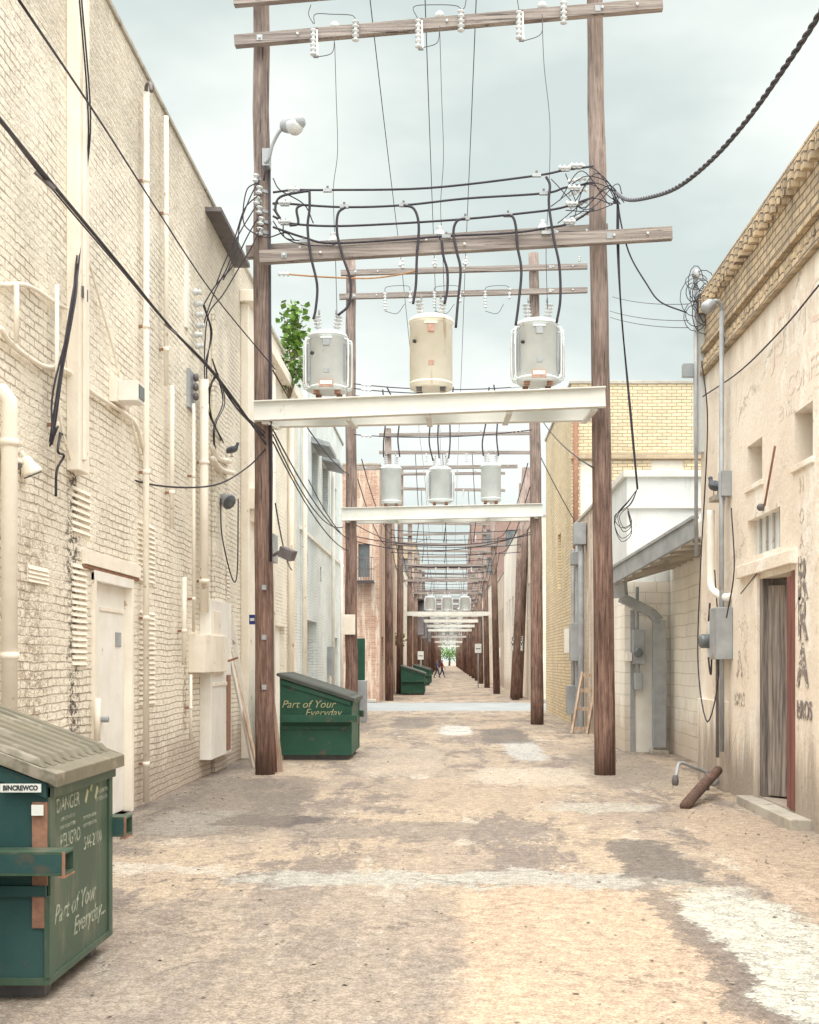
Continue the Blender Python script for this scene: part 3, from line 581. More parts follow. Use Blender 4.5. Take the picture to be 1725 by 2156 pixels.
def transformer(c,r,h,m,fins=False,name='transformer',plates=True):
    b=B(); c=Vector(c)
    b.lathe(c,(0,0,1),[(r*.92,.05),(r,.06),(r,h*.9),(r*1.05,h*.905),(r*1.05,h*.93),(r*1.02,h*.935),(r*1.0,h*.955),(r*.8,h*.985),(r*.3,h)],m,28)
    for z in (.1,.88): b.lathe(c+Vector((0,0,h*z)),(0,0,1),[(r*1.0,0),(r*1.012,.01),(r*1.012,.02),(r*1.0,.03)],m,28)
    for dx in (-.55,.55):
        for dy in (-.55,.55): b.box(c.x+dx*r-.04,c.x+dx*r+.04,c.y+dy*r-.03,c.y+dy*r+.03,c.z,c.z+.07,M['rust'] if m is M['tank'] else M['darkmetal'])
    for dx in (-.45,.45):
        p=c+Vector((dx*r,-.05,h*.96)); b.cyl(p,p+Vector((0,0,.05)),.05,m); b.insul(p+Vector((0,0,.03)),p+Vector((dx*.08,0,.27)),.058,k=5); b.cyl(p+Vector((0,0,.27)),p+Vector((0,0,.34)),.014,M['greymetal'])
    if plates:
        b.box(c.x-.04,c.x+.05,c.y-r-.03,c.y-r+.02,c.z+h*.72,c.z+h*.82,M['label'] if m is M['tankc'] else M['greymetal']); b.ob((c.x-r*.3,c.y-r*1.0,c.z+h*.84),(c.x+r*.3,c.y-r*1.0,c.z+h*.84),.05,.02,m)
        if m is M['tank']: b.box(c.x-.1,c.x+.1,c.y-r-.012,c.y-r+.05,c.z+h*.08,c.z+h*.19,M['label']); b.box(c.x-.085,c.x+.085,c.y-r-.016,c.y-r-.0125,c.z+h*.12,c.z+h*.175,M['whitepaint'])
        b.box(c.x-.03,c.x+.04,c.y-r-.02,c.y-r+.02,c.z+h*.3,c.z+h*.36,M['label'] if m is M['tankc'] else M['greymetal'])
        b.lathe((c.x-r*.72,c.y-r*.72,c.z+h*.62),(-.7,-.7,0),[(.025,0),(.025,.03)],M['black'],10)
    if fins:
        for sgn in (-1,1):
            for a in (-28,-4,20,44):
                t=math.radians(a); d=Vector((sgn*math.cos(t),math.sin(t),0)); o=c+d*r
                pts=[o+Vector((0,0,h*.86)),o+d*.045+Vector((0,0,h*.85)),o+d*.07+Vector((0,0,h*.78)),o+d*.07+Vector((0,0,h*.18)),o+d*.045+Vector((0,0,h*.11)),o+Vector((0,0,h*.1))]
                b.sweep(spl(pts,3),.015,m,6)
                b.ob(o+d*.02+Vector((0,0,h*.2)),o+d*.02+Vector((0,0,h*.78)),.012,.03,M['greymetal'],up=d)
                b.ob(o+d*.083+Vector((0,0,h*.15)),o+d*.083+Vector((0,0,h*.6)),.008,.01,M['rust'],up=d)
    return b.build(name)
def TF(px0,px1,pyt,pyb,m,fins,fr=.33):
    cx=(px0+px1)/2; Y=yr(cx)+.15; s=Y/F; c=P(cx,pyb,Y); h=(pyb-pyt)*s; transformer(c,(px1-px0)/2*s-(.075 if fins else 0),h,m,fins)
TF(640,742,700,834,M['tank'],True); TF(863,953,666,828,M['tankc'],False); TF(1077,1187,675,816,M['tank'],True)
b=B()
for (x,y0,y1) in ((660,60,120),(881,40,104),(1093,22,86)):
    p=F1(x,y0,-.32);q=F1(x,y1,-.36); b.insul(p,q,.045,k=6); b.ob(q+Vector((.06,0,.02)),p+Vector((.05,0,-.02)),.02,.02,M['whitepaint']); b.ob(p,p+Vector((.06,0,0)),.02,.02,M['darkmetal']); b.ob(q,q+Vector((.07,0,0)),.02,.02,M['darkmetal']); b.ob(p.lerp(q,.45),p.lerp(q,.45)+Vector((0,.12,.02)),.03,.02,M['darkmetal'])
for (x,y0,y1) in ((749,42,90),(971,20,70),(1187,2,54)): b.insul(F1(x,y0,-.31),F1(x,y1,-.31),.05,k=5)
for (x,y) in ((705,62),(926,40),(1142,20)): b.lathe(F1(x,y,-.2),(0,0,1),[(.035,0),(.07,.03),(.06,.07),(.03,.1)],M['porc'],12)
b.build('fuse_cutout')
b=B()
def wl(pts,r=.006,m='wire',o=0,n=6): b.sweep(spl([F1(x,y,o) for x,y in pts],n),r,M[m],5)
wl([(662,50),(664,30),(700,30),(740,32),(750,42)],.006,o=-.3); wl([(880,40),(872,14),(920,10),(960,12),(972,20)],.006,o=-.3); wl([(1093,22),(1088,-10)],.006,o=-.3)
wl([(657,118),(672,119),(700,110),(705,75)],.006,o=-.3); wl([(880,100),(900,98),(922,88),(926,55)],.006,o=-.3); wl([(1093,86),(1110,84),(1140,70),(1142,30)],.006,o=-.3)
wl([(705,90),(708,200),(711,320),(702,400),(706,520),(710,668)],.005); wl([(926,60),(930,200),(934,330),(928,430),(932,520),(936,636)],.005); wl([(1142,50),(1146,140),(1158,260),(1156,400),(1150,520),(1153,650)],.005)
wl([(655,10),(650,30),(660,50)],.006,o=-.3); wl([(985,-40),(980,10),(972,22)],.006,o=-.3)
b.build('drop_wires')
b=B()
bus=[[(575,405),(620,400),(690,400),(900,396),(1120,371),(1190,358),(1250,350)],[(575,430),(590,428),(720,436),(850,432),(980,418),(1145,407),(1190,395),(1250,385)],[(575,455),(610,470),(700,476),(830,471),(980,461),(1100,449),(1180,438),(1250,415)],[(575,478),(640,500),(700,512),(860,503),(940,497),(1080,490),(1150,480),(1200,470),(1250,440)]]
for k,pl in enumerate(bus): b.sweep(spl([F1(x,y,-.28) for x,y in pl],6),.016,M['cable'],8)
for (x,y) in ((620,402),(690,401),(1130,369),(1190,357),(725,435),(850,432),(1145,407),(600,470),(980,460),(1070,453),(640,508),(940,498),(1150,490),(1200,470),(1215,352),(1210,398),(1205,432),(600,430)):
    p=F1(x,y,-.28); b.ob(p-Vector((.06,0,0)),p+Vector((.06,0,0)),.045,.045,M['greymetal']); b.ob(p-Vector((0,0,.02)),p+Vector((0,0,.06)),.03,.03,M['darkmetal'])
    if x<640 or x>1185: b.insul(p+Vector((-.1,-.02,.02)),p+Vector((.1,-.02,.02)),.035,k=3)
b.build('secondary_bus_cable')
b=B()
J=[[(652,402),(652,440),(648,480),(655,540),(668,600),(665,650),(660,672)],[(728,436),(712,450),(710,490),(722,540),(738,590),(735,640),(712,664)],[(850,432),(872,440),(882,475),(878,540),(876,600),(870,640)],[(980,460),(962,466),(955,490),(962,530),(970,570),(964,640),(960,690)],[(930,505),(934,540),(942,570),(942,610),(936,640)],[(1060,454),(1078,455),(1086,475),(1090,520),(1098,570),(1092,640),(1086,685)],[(1150,372),(1158,390),(1156,430),(1166,500),(1178,560),(1180,630),(1172,680)],[(652,402),(630,405),(590,415),(580,440),(590,460)],[(640,430),(625,440),(628,470),(610,475)]]
for j in J: b.sweep(spl([F1(x,y,-.32) for x,y in j],6),.018,M['cable'],8)
b.build('transformer_leads')
b=B(); b.sweep(spl([F1(x,y,-.25) for x,y in ((600,577),(680,583),(770,586),(830,580),(880,570))],6),.012,M['orange'],6); b.insul(F1(585,577,-.25),F1(612,577,-.25),.035,k=3); b.build('guy_strap')
b=B()
for i,(x,y) in enumerate(((538,385),(545,410),(540,432),(545,452),(548,475),(546,497))):
    p=F1(x,y,-.1); b.insul(p,p+Vector((.02,-.02,.14)),.05,k=2); b.ob(p+Vector((.0,0,.07)),p+Vector((.14,.1,.07)),.02,.04,M['greymetal'])
b.build('insulator_bracket')
b=B()
D=[[(540,385),(520,400),(512,450),(520,480),(560,500),(600,490),(620,505)],[(545,410),(515,440),(495,500),(470,560),(455,600)],[(540,432),(500,500),(480,560),(450,620),(425,700),(420,760)],[(545,455),(520,500),(490,560),(455,600),(430,640)],[(548,480),(530,520),(500,570),(470,620),(440,660),(432,720),(430,790)],[(545,380),(525,420),(505,475),(500,520),(485,560),(470,590)],[(575,465),(600,500),(640,515),(700,518)],[(575,375),(590,400),(640,430),(660,470)],[(575,440),(595,470),(600,500),(640,508)]]
for j in D: b.sweep(spl([P(x,y,16.5) for x,y in j],6),.009,M['cable'],5)
b.build('service_drop_cable')
def tw(pts,r=.012,k=2,m='cable'):
    for i in range(k):
        b.sweep(spl([Vector(p)+Vector((random.uniform(-.03,.03),0,random.uniform(-.04,.04)))*(i>0) for p in pts],6),r,M[m],6)
b=B()
tw([P(-60,180,5.9),P(0,252,6.6),P(100,375,8.2),P(250,555,10.6),P(360,690,12.6),P(455,790,14.6),P(560,935,16.6)],.014,1); tw([P(-40,200,6.2),P(100,385,8.3),P(250,562,10.6),P(360,692,12.6),P(455,795,14.6),P(560,932,16.6)],.007,1)
for x,y in ((95,380),(360,692)): p=P(x,y,8.2 if x<100 else 12.6); b.ob(p-Vector((.05,.05,-.04)),p+Vector((.05,.05,-.04)),.025,.025,M['darkmetal'])
b.build('service_cable')
b=B(); tw([P(40,0,6),P(200,238,9),P(330,440,12),P(450,620,14.5),P(580,778,16.6)],.008,1); b.build('service_cable')
b=B(); tw([L(125,912,.1),P(150,925,10.9),P(220,985,12),P(330,1022,13.5),P(450,1022,15),P(520,985,16.2),P(560,945,16.7)],.011,1); tw([L(128,912,.1),L(122,950,.15),L(135,960,.1),L(120,990,.1),L(118,1045,.1)],.011,1); tw([L(165,-30,.2),L(186,240,.15),L(180,400,.1),L(160,560,.1),L(150,680,.15),L(128,800,.12),L(112,900,.1),L(110,935,.1),L(118,900,.12)],.008,2); tw([L(165,560,.1),L(150,640,.16),L(120,830,.12),L(105,930,.1)],.009,3); b.build('telephone_cable')
b=B(); b.box(LX,LX+.14,L(155,0).y,L(165,0).y,4.85,4.95,M['darkmetal'])
tw([P(455,790,14.6),L(440,820,.15),L(440,870,.1),L(470,930,.1)],.01,3); tw([P(455,790,14.6),P(500,860,15.8),P(555,915,16.6)],.01,4); tw([L(430,640,.1),L(445,700,.15),L(435,770,.1),L(440,850,.12)],.008,3)
tw([L(448,760,.1),L(470,840,.15),L(450,900,.2),L(455,950,.1)],.008,3)
tw([L(465,1050,.1),L(468,1130,.1),L(490,1220,.12),L(500,1200,.1),L(502,1050,.1)],.01,1)
b.build('tangled_cable')
b=B()
for a,c,s in (((575,905,16.8),(735,1135,30),.25),((575,915,16.8),(722,1110,30),.4),((575,930,16.8),(735,1160,30),.3),((575,780,16.8),(735,1000,30),.2),((750,1130,30),(1120,1125,30),.25),((750,1140,30),(1120,1120,30),.35),((750,1105,30),(905,1130,60),.4),((1145,890,30),(1250,985,16.5),.1),((1135,955,30),(1250,1160,30),.1),((720,1125,30),(650,1010,28),.1),((580,1060,17),(615,1200,24),.2)):
    b.sweep(sag(P(*a),P(*c),s),.012,M['cable'],5)
b.build('overhead_cable')
b=B(); pth=spl([P(1296,405,16.35),P(1320,420,15.6),P(1360,417,14.6),P(1425,395,13.2),P(1500,335,12),P(1575,250,11),P(1650,145,10),P(1725,30,9.1),P(1800,-110,8.2)],40)
for k in range(3):
    pts=[];
    acc=0
    for i,p in enumerate(pth):
        if i: acc+=(p-pth[i-1]).length
        a=acc*15+k*2.094; d=(pth[min(i+1,len(pth)-1)]-pth[max(i-1,0)]).normalized(); u=d.cross(Vector((0,1,0))).normalized() if abs(d.y)<.9 else d.cross(Vector((1,0,0))).normalized(); w=d.cross(u)
        pts.append(p+(u*math.cos(a)+w*math.sin(a))*.014)
    b.sweep(pts,.0125,M['twist'],7)
b.build('twisted_service_cable')
b=B()
for j in ([(1300,420),(1310,480),(1328,540),(1360,595),(1390,635),(1445,658)],[(1300,420),(1300,520),(1308,650),(1325,850),(1342,1030)],[(1302,430),(1304,560),(1310,680),(1328,860),(1343,1030)]):
    b.sweep(spl([P(x,y,16.4) for x,y in j],6),.011,M['cable'],6)
b.build('service_drop_cable')
b=B(); random.seed(5)
for i in range(11):
    a=(1190+random.uniform(-30,20),random.uniform(350,475)); m1=(1240+random.uniform(-15,15),random.uniform(355,450)); c=(1285+random.uniform(-10,18),random.uniform(380,430)); e=(1300+random.uniform(-10,15),random.uniform(405,430))
    b.sweep(spl([F1(a[0],a[1],-.25),F1(m1[0],m1[1],-.3),F1(c[0],c[1],-.2),P(e[0],e[1],16.35)],6),.007,M['cable'],5)
for i in range(5): b.insul(F1(1192+i*2,356+i*27,-.25),F1(1236+i*2,350+i*24,-.25),.035,k=4)
b.build('cable_splices')
b=B()
for i in range(14):
    cx,cy=1468+random.uniform(-14,20),random.uniform(590,670); rx,ry=random.uniform(10,32),random.uniform(14,45); Yc=15.8
    b.sweep([P(cx+rx*math.cos(t*.5),cy+ry*math.sin(t*.5),Yc-random.uniform(0,.03)) for t in range(13)],.006,M['cable'] if i%2 else M['wire'],5)
for (x0,y0,x1,y1) in ((1290,625,1450,640),(1285,655,1450,675),(1285,668,1450,690)): b.sweep(sag(P(x0,y0,22),P(x1,y1,16),.05),.006,M['wire'],5)
for i in range(5):
    cy=1045+random.uniform(0,30); w1=random.uniform(16,30); hh=random.uniform(45,90)
    b.sweep(spl([P(1342,1030,20.6),P(1342-w1*.6,cy,20.6),P(1338-w1*1.6,cy+hh*.5,20.65),P(1335-w1,cy+hh,20.6),P(1330,cy+hh*.8,20.6),P(1322,cy+hh*.3,20.65)],5),.007,M['cable'],5)
b.sweep(spl([R(1478,760,.12),R(1490,900,.1),R(1475,1200,.15),R(1470,1400,.2),R(1490,1520,.25),R(1515,1400,.1),R(1505,1200,.1)],6),.009,M['cable'],6)
b.sweep(spl([R(1725,600,.05),R(1650,690,.05),R(1560,780,.05),R(1480,835,.05)],6),.009,M['cable'],6)
b.sweep(spl([R(1540,1070,.05),R(1546,1200,.1),R(1530,1300,.1)],6),.009,M['cable'],6)
b.sweep(spl([R(1495,1270,.1),R(1490,1350,.1),R(1497,1420,.12),R(1500,1310,.1)],6),.012,M['cable'],6)
b.sweep(spl([R(1560,1250,.05),R(1610,1190,.05),R(1640,1185,.05)],6),.006,M['cable'],5)
b.build('tangled_cable')
b=B(); b.sweep(spl([F1(556,345,-.15),F1(566,335,-.2),F1(574,305,-.25),F1(590,275,-.3),F1(604,270,-.3)],5),.025,M['greymetal'],10); b.box(*(lambda p:(p.x-.04,p.x+.06,p.y-.08,p.y+.1,p.z-.12,p.z+.12))(F1(560,335,-.1)),M['greymetal']); b.sweep([F1(560,340,-.16),F1(556,380,-.16)],.012,M['cable'],6)
c=F1(612,262,-.32); ax=Vector((.93,-.35,.12)).normalized()
b.lathe(c-ax*.16,ax,[(.02,0),(.07,.03),(.105,.1),(.125,.2),(.11,.3),(.07,.36),(.02,.38)],M['greymetal'],18)
b.lathe(c+ax*.06+Vector((0,0,-.02)),(0.1,-.1,-1),[(.13,0),(.13,.03),(.11,.08),(.07,.12),(.02,.135)],M['porc'],18)
b.build('street_lamp')
b=B(); p=P(588,1162,16.6); b.ob(P(575,1170,16.7),p,.04,.04,M['darkmetal']); u=P(604,1168,16.4); b.hexa([u+Vector(v) for v in ((-.13,0,-.02),(.04,-.05,-.1),(.1,.08,-.08),(-.07,.12,0),(-.09,-.03,.12),(.1,-.08,.04),(.15,.05,.05),(-.04,.1,.13))],M['darkmetal']); b.build('floodlight',bevel=.01)
b=B(); p=P(535,1305,17.3); b.box(p.x-.05,p.x+.04,p.y-.12,p.y-.1,p.z-.07,p.z+.07,M['blue']); b.box(p.x-.035,p.x+.025,p.y-.125,p.y-.1201,p.z-.02,p.z+.02,M['signw']); b.build('blue_sign')
# frame 2
XL2,XR2=-2.46,2.22
pole((XL2,30,-.1),(XL2-.01,30,11.75),.16,.12); pole((XR2+.02,30,-.1),(XR2-.07,30,11.9),.165,.125)
def F2(px,py,o=0): return P(px,py,30+o)
crossarm(F2(718,575,-.2),F2(1237,561,-.2),.13,.11,pins=(.245,.38,.505)); crossarm(F2(715,625,-.2),F2(1237,611,-.2),.13,.11); crossarm(F2(750,986,15),F2(1090,982,15),.13,.11)
b=B()
for (x,y0,y1) in ((811,616,655),(915,614,650),(1022,612,650)): b.insul(F2(x,y0,-.32),F2(x,y1,-.34),.05,k=6)
for (x,y0,y1) in ((864,612,640),(969,612,640),(1073,606,632),(848,545,568),(916,545,565),(981,540,560),(1220,540,552)): b.insul(F2(x,y0,-.25),F2(x,y1,-.25),.045,k=3)
for x0,x1 in ((811,864),(915,969),(1022,1073)):
    b.sweep(spl([F2(x0,618,-.3),F2(x0+4,604,-.3),F2(x1-6,602,-.3),F2(x1,614,-.3)],5),.008,M['wire'],5)
    b.sweep(spl([F2(x0,655,-.3),F2(x0+25,660,-.3),F2(x1-12,640,-.3)],5),.008,M['wire'],5)
b.build('fuse_cutout')
platform(F2(720,1083,-.24),F2(1143,1074,-.24),F2(735,1090,.5),F2(1128,1083,.5),.33)
for x0,x1,yt,yb_,fn in ((803,845,980,1066,False),(898,957,983,1063,True),(1013,1055,975,1060,False)):
    cx=(x0+x1)/2; s=30.1/F; transformer(P(cx,yb_,30.1),(x1-x0)/2*s-(.075 if fn else 0),(yb_-yt)*s,M['tank'],fn,plates=False)
b=B()
for j in ([(808,962),(808,930),(812,880),(806,820)],[(842,962),(838,925),(840,870),(815,815)],[(912,970),(904,930),(908,880),(918,820)],[(945,965),(948,930),(948,870),(955,815)],[(925,965),(922,920),(925,870)],[(1018,960),(1016,930),(1025,880),(1030,815)],[(1050,960),(1046,920),(1048,870),(1040,810)]): b.sweep(spl([F2(x,y,-.1) for x,y in j],5),.018,M['cable'],6)
for k,(y0,y1) in enumerate(((808,812),(818,820),(833,832),(915,905))): b.sweep(sag(F2(745,y0,-.2),F2(1120,y1,-.2),.12),.013,M['cable'],6); b.insul(F2(760,y0+2,-.2),F2(785,y0+4,-.2),.04,k=3); b.insul(F2(1075,y1+3,-.2),F2(1100,y1+1,-.2),.04,k=3)
b.build('transformer_leads')
b=B(); p=P(735,1315,29.8); b.box(p.x-.16,p.x+.16,p.y-.08,p.y,p.z-.25,p.z+.25,M['cream_paint']); b.box(p.x-.12,p.x+.12,p.y-.085,p.y-.0801,p.z-.2,p.z+.2,M['cream_paint']); b.build('pole_box',bevel=.01)
fr=[(48,-2.4,2.9),(58,-2.4,2.35),(71,-2.35,2.3),(84,-2.35,2.3),(97,-2.4,2.3),(111,-2.35,2.3),(126,-2.3,2.3),(142,-2.3,2.3),(160,-2.3,2.3),(180,-2.3,2.3),(203,-2.3,2.3),(230,-2.3,2.3),(262,-2.3,2.3),(300,-2.3,2.3),(345,-2.3,2.3)]
for i,(Y,xl,xr) in enumerate(fr):
    b=B(); hh=11 if i<2 else 9.5+random.uniform(-.7,.7)
    b.sweep([(xl,Y,-.1),(xl+random.uniform(-.1,.1),Y,hh)],[.17,.13],M['pole'],10)
    if i==0: b.sweep([(2.9,51,-.1),(3.35,51,9.9)],[.27,.2],M['pole'],14); b.sweep([(2.75,49,-.1),(3.05,49.5,9)],[.16,.12],M['pole'],12)
    else: b.sweep([(xr,Y,-.1),(xr+random.uniform(-.25,.1),Y,hh)],[.17,.13],M['pole'],10)
    zs=[hh-.3,hh-1.0,7.3] 
    if i>1: zs+= [6.4,8.2]
    for z in zs: b.ob((xl-.4,Y-.2,z),((xr if i else 3.1)+.4,Y-.2,z+random.uniform(-.1,.1)),.1,.13,M['arm'])
    for z in (6.9,6.6,6.3,6.0): b.sweep(sag((xl,Y-.1,z),(xr,Y-.1,z),.12,8),.016,M['cable'],5)
    for x in (-1.2,-.36,.42,1.3): b.insul((x,Y-.2,hh-.25),(x,Y-.2,hh-.05),.06,k=3,n=8); b.insul((x+.3,Y-.25,hh-1.05),(x+.3,Y-.25,hh-1.4),.06,k=4,n=8)
    for x in (-1.3,-.2,1.0): b.sweep([(x,Y,6.4),(x+.1,Y,7.3),(x-.05,Y,hh-1)],.016,M['cable'],5)
    if i in (2,4,6,8,10,12,3,5):
        for dy in (-.25,.45): b.box(xl-.15,xr+.15,Y+dy-.05,Y+dy+.05,4.75 if i>2 else 4.3,5.0 if i>2 else 4.55,M['beam'])
    b.build('utility_pole_frame')
    if i in (2,4,6,8,10,5):
        for x in (-1.15,-.05,1.05): transformer((x+random.uniform(-.15,.15),Y+.1,5.0 if i>2 else 4.55),.27,.95,M['tank'],i%4==2,plates=False)
sg=root('one_way_sign'); b=B(); p=P(1089,1355,50.5); w,h=.245,.31
b.box(p.x-w,p.x+w,p.y-.03,p.y,p.z-h,p.z+h,M['signw'])
for (x0,x1,z0,z1) in ((-w+.02,w-.02,h-.035,h-.02),(-w+.02,w-.02,-h+.02,-h+.035),(-w+.02,-w+.035,-h+.035,h-.035),(w-.035,w-.02,-h+.035,h-.035)): b.box(p.x+x0,p.x+x1,p.y-.034,p.y-.0301,p.z+z0,p.z+z1,M['black'])
b.box(p.x-.16,p.x+.06,p.y-.034,p.y-.0301,p.z-.19,p.z-.15,M['black']); b.add([(p.x+.05,p.y-.034,p.z-.24),(p.x+.18,p.y-.034,p.z-.17),(p.x+.05,p.y-.034,p.z-.1)],[(0,1,2)],M['black'])
b.build('panel',sg); text('ONE\nWAY',.215,(p.x,p.y-.036,p.z+.08),'-Y',M['black'],sg,name='words',off=.006)
for (px,py,Y) in ((886,1380,80),(1007,1365,72),(1046,1374,66)):
    b=B(); p=P(px,py,Y); b.box(p.x-.2,p.x+.2,Y-.03,Y,p.z-.28,p.z+.28,M['signw']); b.box(p.x-.14,p.x+.14,Y-.034,Y-.0301,p.z-.05,p.z-.0,M['black']); b.cyl((p.x,Y+.03,0),(p.x,Y+.03,p.z+.3),.03,M['greymetal']); b.build('alley_sign')
for x,z in ((-1.2,11.75),(-.36,11.75),(.42,11.75)):
    b=B(); ys=[-10,16.5,29.8]+[f[0]-.2 for f in fr]; zz=[z+.1,z,z-.05]+[11-.0]*2+[9.6]*20
    for i in range(len(ys)-1): b.sweep(sag((x,ys[i],zz[i]),(x,ys[i+1],zz[i+1]),.12,8),.008,M['cable'],5)
    b.build('power_line')
for x,z in ((-2.2,6.7),(2.0,6.6),(-2.3,6.2),(2.05,6.0)):
    b=B(); ys=[30]+[f[0] for f in fr]
    for i in range(len(ys)-1): b.sweep(sag((x,ys[i],z),(x,ys[i+1],z),.5,8),.014,M['cable'],5)
    b.build('power_line')
# ---------------------------------------------------------------- dumpsters
def dumpster(xf,y0,y1,dx,zl,zh,m,mside,mlid,words=None,name='dumpster'):
    r=root(name); b=B(); xb=xf-dx
    b.hexa([(xb,y0,.1),(xf,y0,.1),(xf,y1,.1),(xb,y1,.1),(xb,y0,zh),(xf,y0,zl),(xf,y1,zl),(xb,y1,zh)],m); b.mi[-4]=b.mid(mside)
    for yy in (y0,y1-.06): b.box(xf,xf+.012,yy,yy+.06,.1,zl-.05,m)
    b.box(xf-.07,xf,y0-.015,y0,.35,zl-.12,M['rust'] if mside is M['dteal'] else m)
    b.box(xf,xf+.03,y0,y1,zl-.1,zl-.03,m)
    b.box(xf-.012,xf+.014,y0-.016,y0+.02,.115,.5,m)
    for yy in (y0-.03,y1+.001): b.hexa([(xb,yy,zh-.12),(xf,yy,zl-.1),(xf,yy+.03,zl-.1),(xb,yy+.03,zh-.12),(xb,yy,zh-.04),(xf,yy,zl-.03),(xf,yy+.03,zl-.03),(xb,yy+.03,zh-.04)],mside)
    for yy,ext in ((y0-.16,.13),(y1+.02,.08)):
        z0,z1=.62,.73; xa,xz=xb+.05,xf+ext
        b.box(xa,xz,yy,yy+.14,z1-.012,z1,m); b.box(xa,xz,yy,yy+.14,z0,z0+.012,m); b.box(xa,xz,yy,yy+.012,z0+.012,z1-.012,mside); b.box(xa,xz,yy+.128,yy+.14,z0+.012,z1-.012,m); b.box(xa,xf-.05,yy+.012,yy+.128,z0+.012,z1-.012,M['void'])
        b.box(xz-.03,xz+.002,yy-.004,yy+.144,z0-.01,z0-.0005,M['rust']); b.box(xz-.012,xz+.003,yy-.003,yy-.0005,z0,z1,M['rust'])
    b.box(xb,xf,y0-.03,y0,.5,.55,mside); b.box(xb+.05,xf-.05,y0+.1,y0+.2,0,.1,M['darkmetal']); b.box(xb+.05,xf-.05,y1-.2,y1-.1,0,.1,M['darkmetal']); b.box(xb,xf+.01,y0-.01,y1+.01,.08,.115,m)
    b.build('body',r,bevel=.006)
    b=B(); sl=(zh-zl)/dx; n=9; W=(y1-y0+.1)/n
    def lp(x,y,o): return (x,y,zl+(xf-x)*sl+o)
    xo=xf+.05
    for i in range(n):
        ya=y0-.05+i*W
        b.hexa([lp(xb,ya,.01),lp(xo,ya,.01),lp(xo,ya+W,.01),lp(xb,ya+W,.01),lp(xb,ya,.035),lp(xo,ya,.035),lp(xo,ya+W,.035),lp(xb,ya+W,.035)],mlid)
        b.hexa([lp(xb,ya+W*.2,.036),lp(xo-.06,ya+W*.2,.036),lp(xo-.06,ya+W*.8,.036),lp(xb,ya+W*.8,.036),lp(xb,ya+W*.3,.065),lp(xo-.1,ya+W*.3,.065),lp(xo-.1,ya+W*.7,.065),lp(xb,ya+W*.7,.065)],mlid)
    b.hexa([lp(xo-.02,y0-.06,-.025),lp(xo+.012,y0-.06,-.025),lp(xo+.012,y1+.06,-.025),lp(xo-.02,y1+.06,-.025),lp(xo-.02,y0-.06,.04),lp(xo+.012,y0-.06,.04),lp(xo+.012,y1+.06,.04),lp(xo-.02,y1+.06,.04)],mlid)
    for yy in (y0-.062,y1+.05): b.hexa([lp(xb,yy,-.02),lp(xo,yy,-.02),lp(xo,yy+.012,-.02),lp(xb,yy+.012,-.02),lp(xb,yy,.04),lp(xo,yy,.04),lp(xo,yy+.012,.04),lp(xb,yy+.012,.04)],mlid)
    b.cyl((xb-.02,y0-.05,zh+.03),(xb-.02,y1+.05,zh+.03),.03,mlid)
    b.build('lid',r,bevel=.004)
    return r
XF=-1.88
d1=dumpster(XF,5.57,6.6,1.15,1.06,1.5,M['dgreen'],M['dteal'],M['lid'])
fx=XF+.0005
text('! DANGER',.10,(fx,5.84,.90),'+X',M['paintw'],d1,sx=.9)
text('PELIGRO',.10,(fx,5.90,.72),'+X',M['paintw'],d1,sx=.8); text('544-2100',.095,(fx,6.27,.655),'+X',M['paintw'],d1,sx=.85)
text('Part of Your',.13,(fx,5.98,.38),'+X',M['paintw'],d1,shear=.35); text('Everyday...',.13,(fx,6.22,.265),'+X',M['paintw'],d1,shear=.35)
for i,(yy,z,s) in enumerate(((5.86,.83,.026),(5.86,.79,.026),(6.22,.79,.026),(6.22,.75,.026),(6.44,.9,.03),(6.44,.86,.03))): text('KEEP CLEAR OF LID',s,(fx,yy,z),'+X',M['paintw'],d1,name='small_print')
b=B()
for k in range(3): b.ob((XF+.001,6.14+k*.085,.87+(.05 if k==1 else 0)),(XF+.001,6.18+k*.085,.93+(.05 if k==1 else 0)),.004,.025,M['gold'],up=Vector((0,0,1)))
b.build('mark',d1)
b=B(); b.box(-2.085,-1.895,5.57-.052,5.57-.046,.99,1.03,M['signw']); b.box(-1.945,-1.89,5.57-.036,5.57-.031,.88,.93,M['signw']); b.build('label_plate',d1); text('BINCREWCO',.032,(-1.99,5.57-.053,1.01),'-Y',M['black'],d1,sx=.85,off=.001)
dumpster(-1.92,3.5,4.5,1.15,1.06,1.5,M['dgreen'],M['dteal'],M['lid'])
d2=dumpster(-1.58,19.2,20.9,1.15,.98,1.35,M['dgreen2'],M['dgreen2'],M['lid2'])
text('Part of Your',.17,(-2.27,19.165,.90),'-Y',M['gold'],d2,shear=.35); text('Everyday...',.17,(-1.98,19.165,.765),'-Y',M['gold'],d2,shear=.35,sx=.95)
dumpster(-1.15,56,57.8,1.1,1.0,1.35,M['dgreen2'],M['dgreen2'],M['lid2']); dumpster(-1.2,59,60.8,1.1,1.0,1.35,M['dgreen2'],M['dgreen2'],M['lid2']); dumpster(-1.25,78,79.8,1.1,1.0,1.35,M['dgreen2'],M['dgreen2'],M['lid2']); dumpster(-1.25,86,87.8,1.1,1.0,1.35,M['dgreen2'],M['dgreen2'],M['lid2'])
b=B(); b.box(-2.42,-2.15,31,31.4,0,1.1,M['greymetal']); b.box(-2.4,-2.2,31.1,31.3,1.1,2.2,M['dgreen2']); b.build('utility_cabinet',bevel=.02)
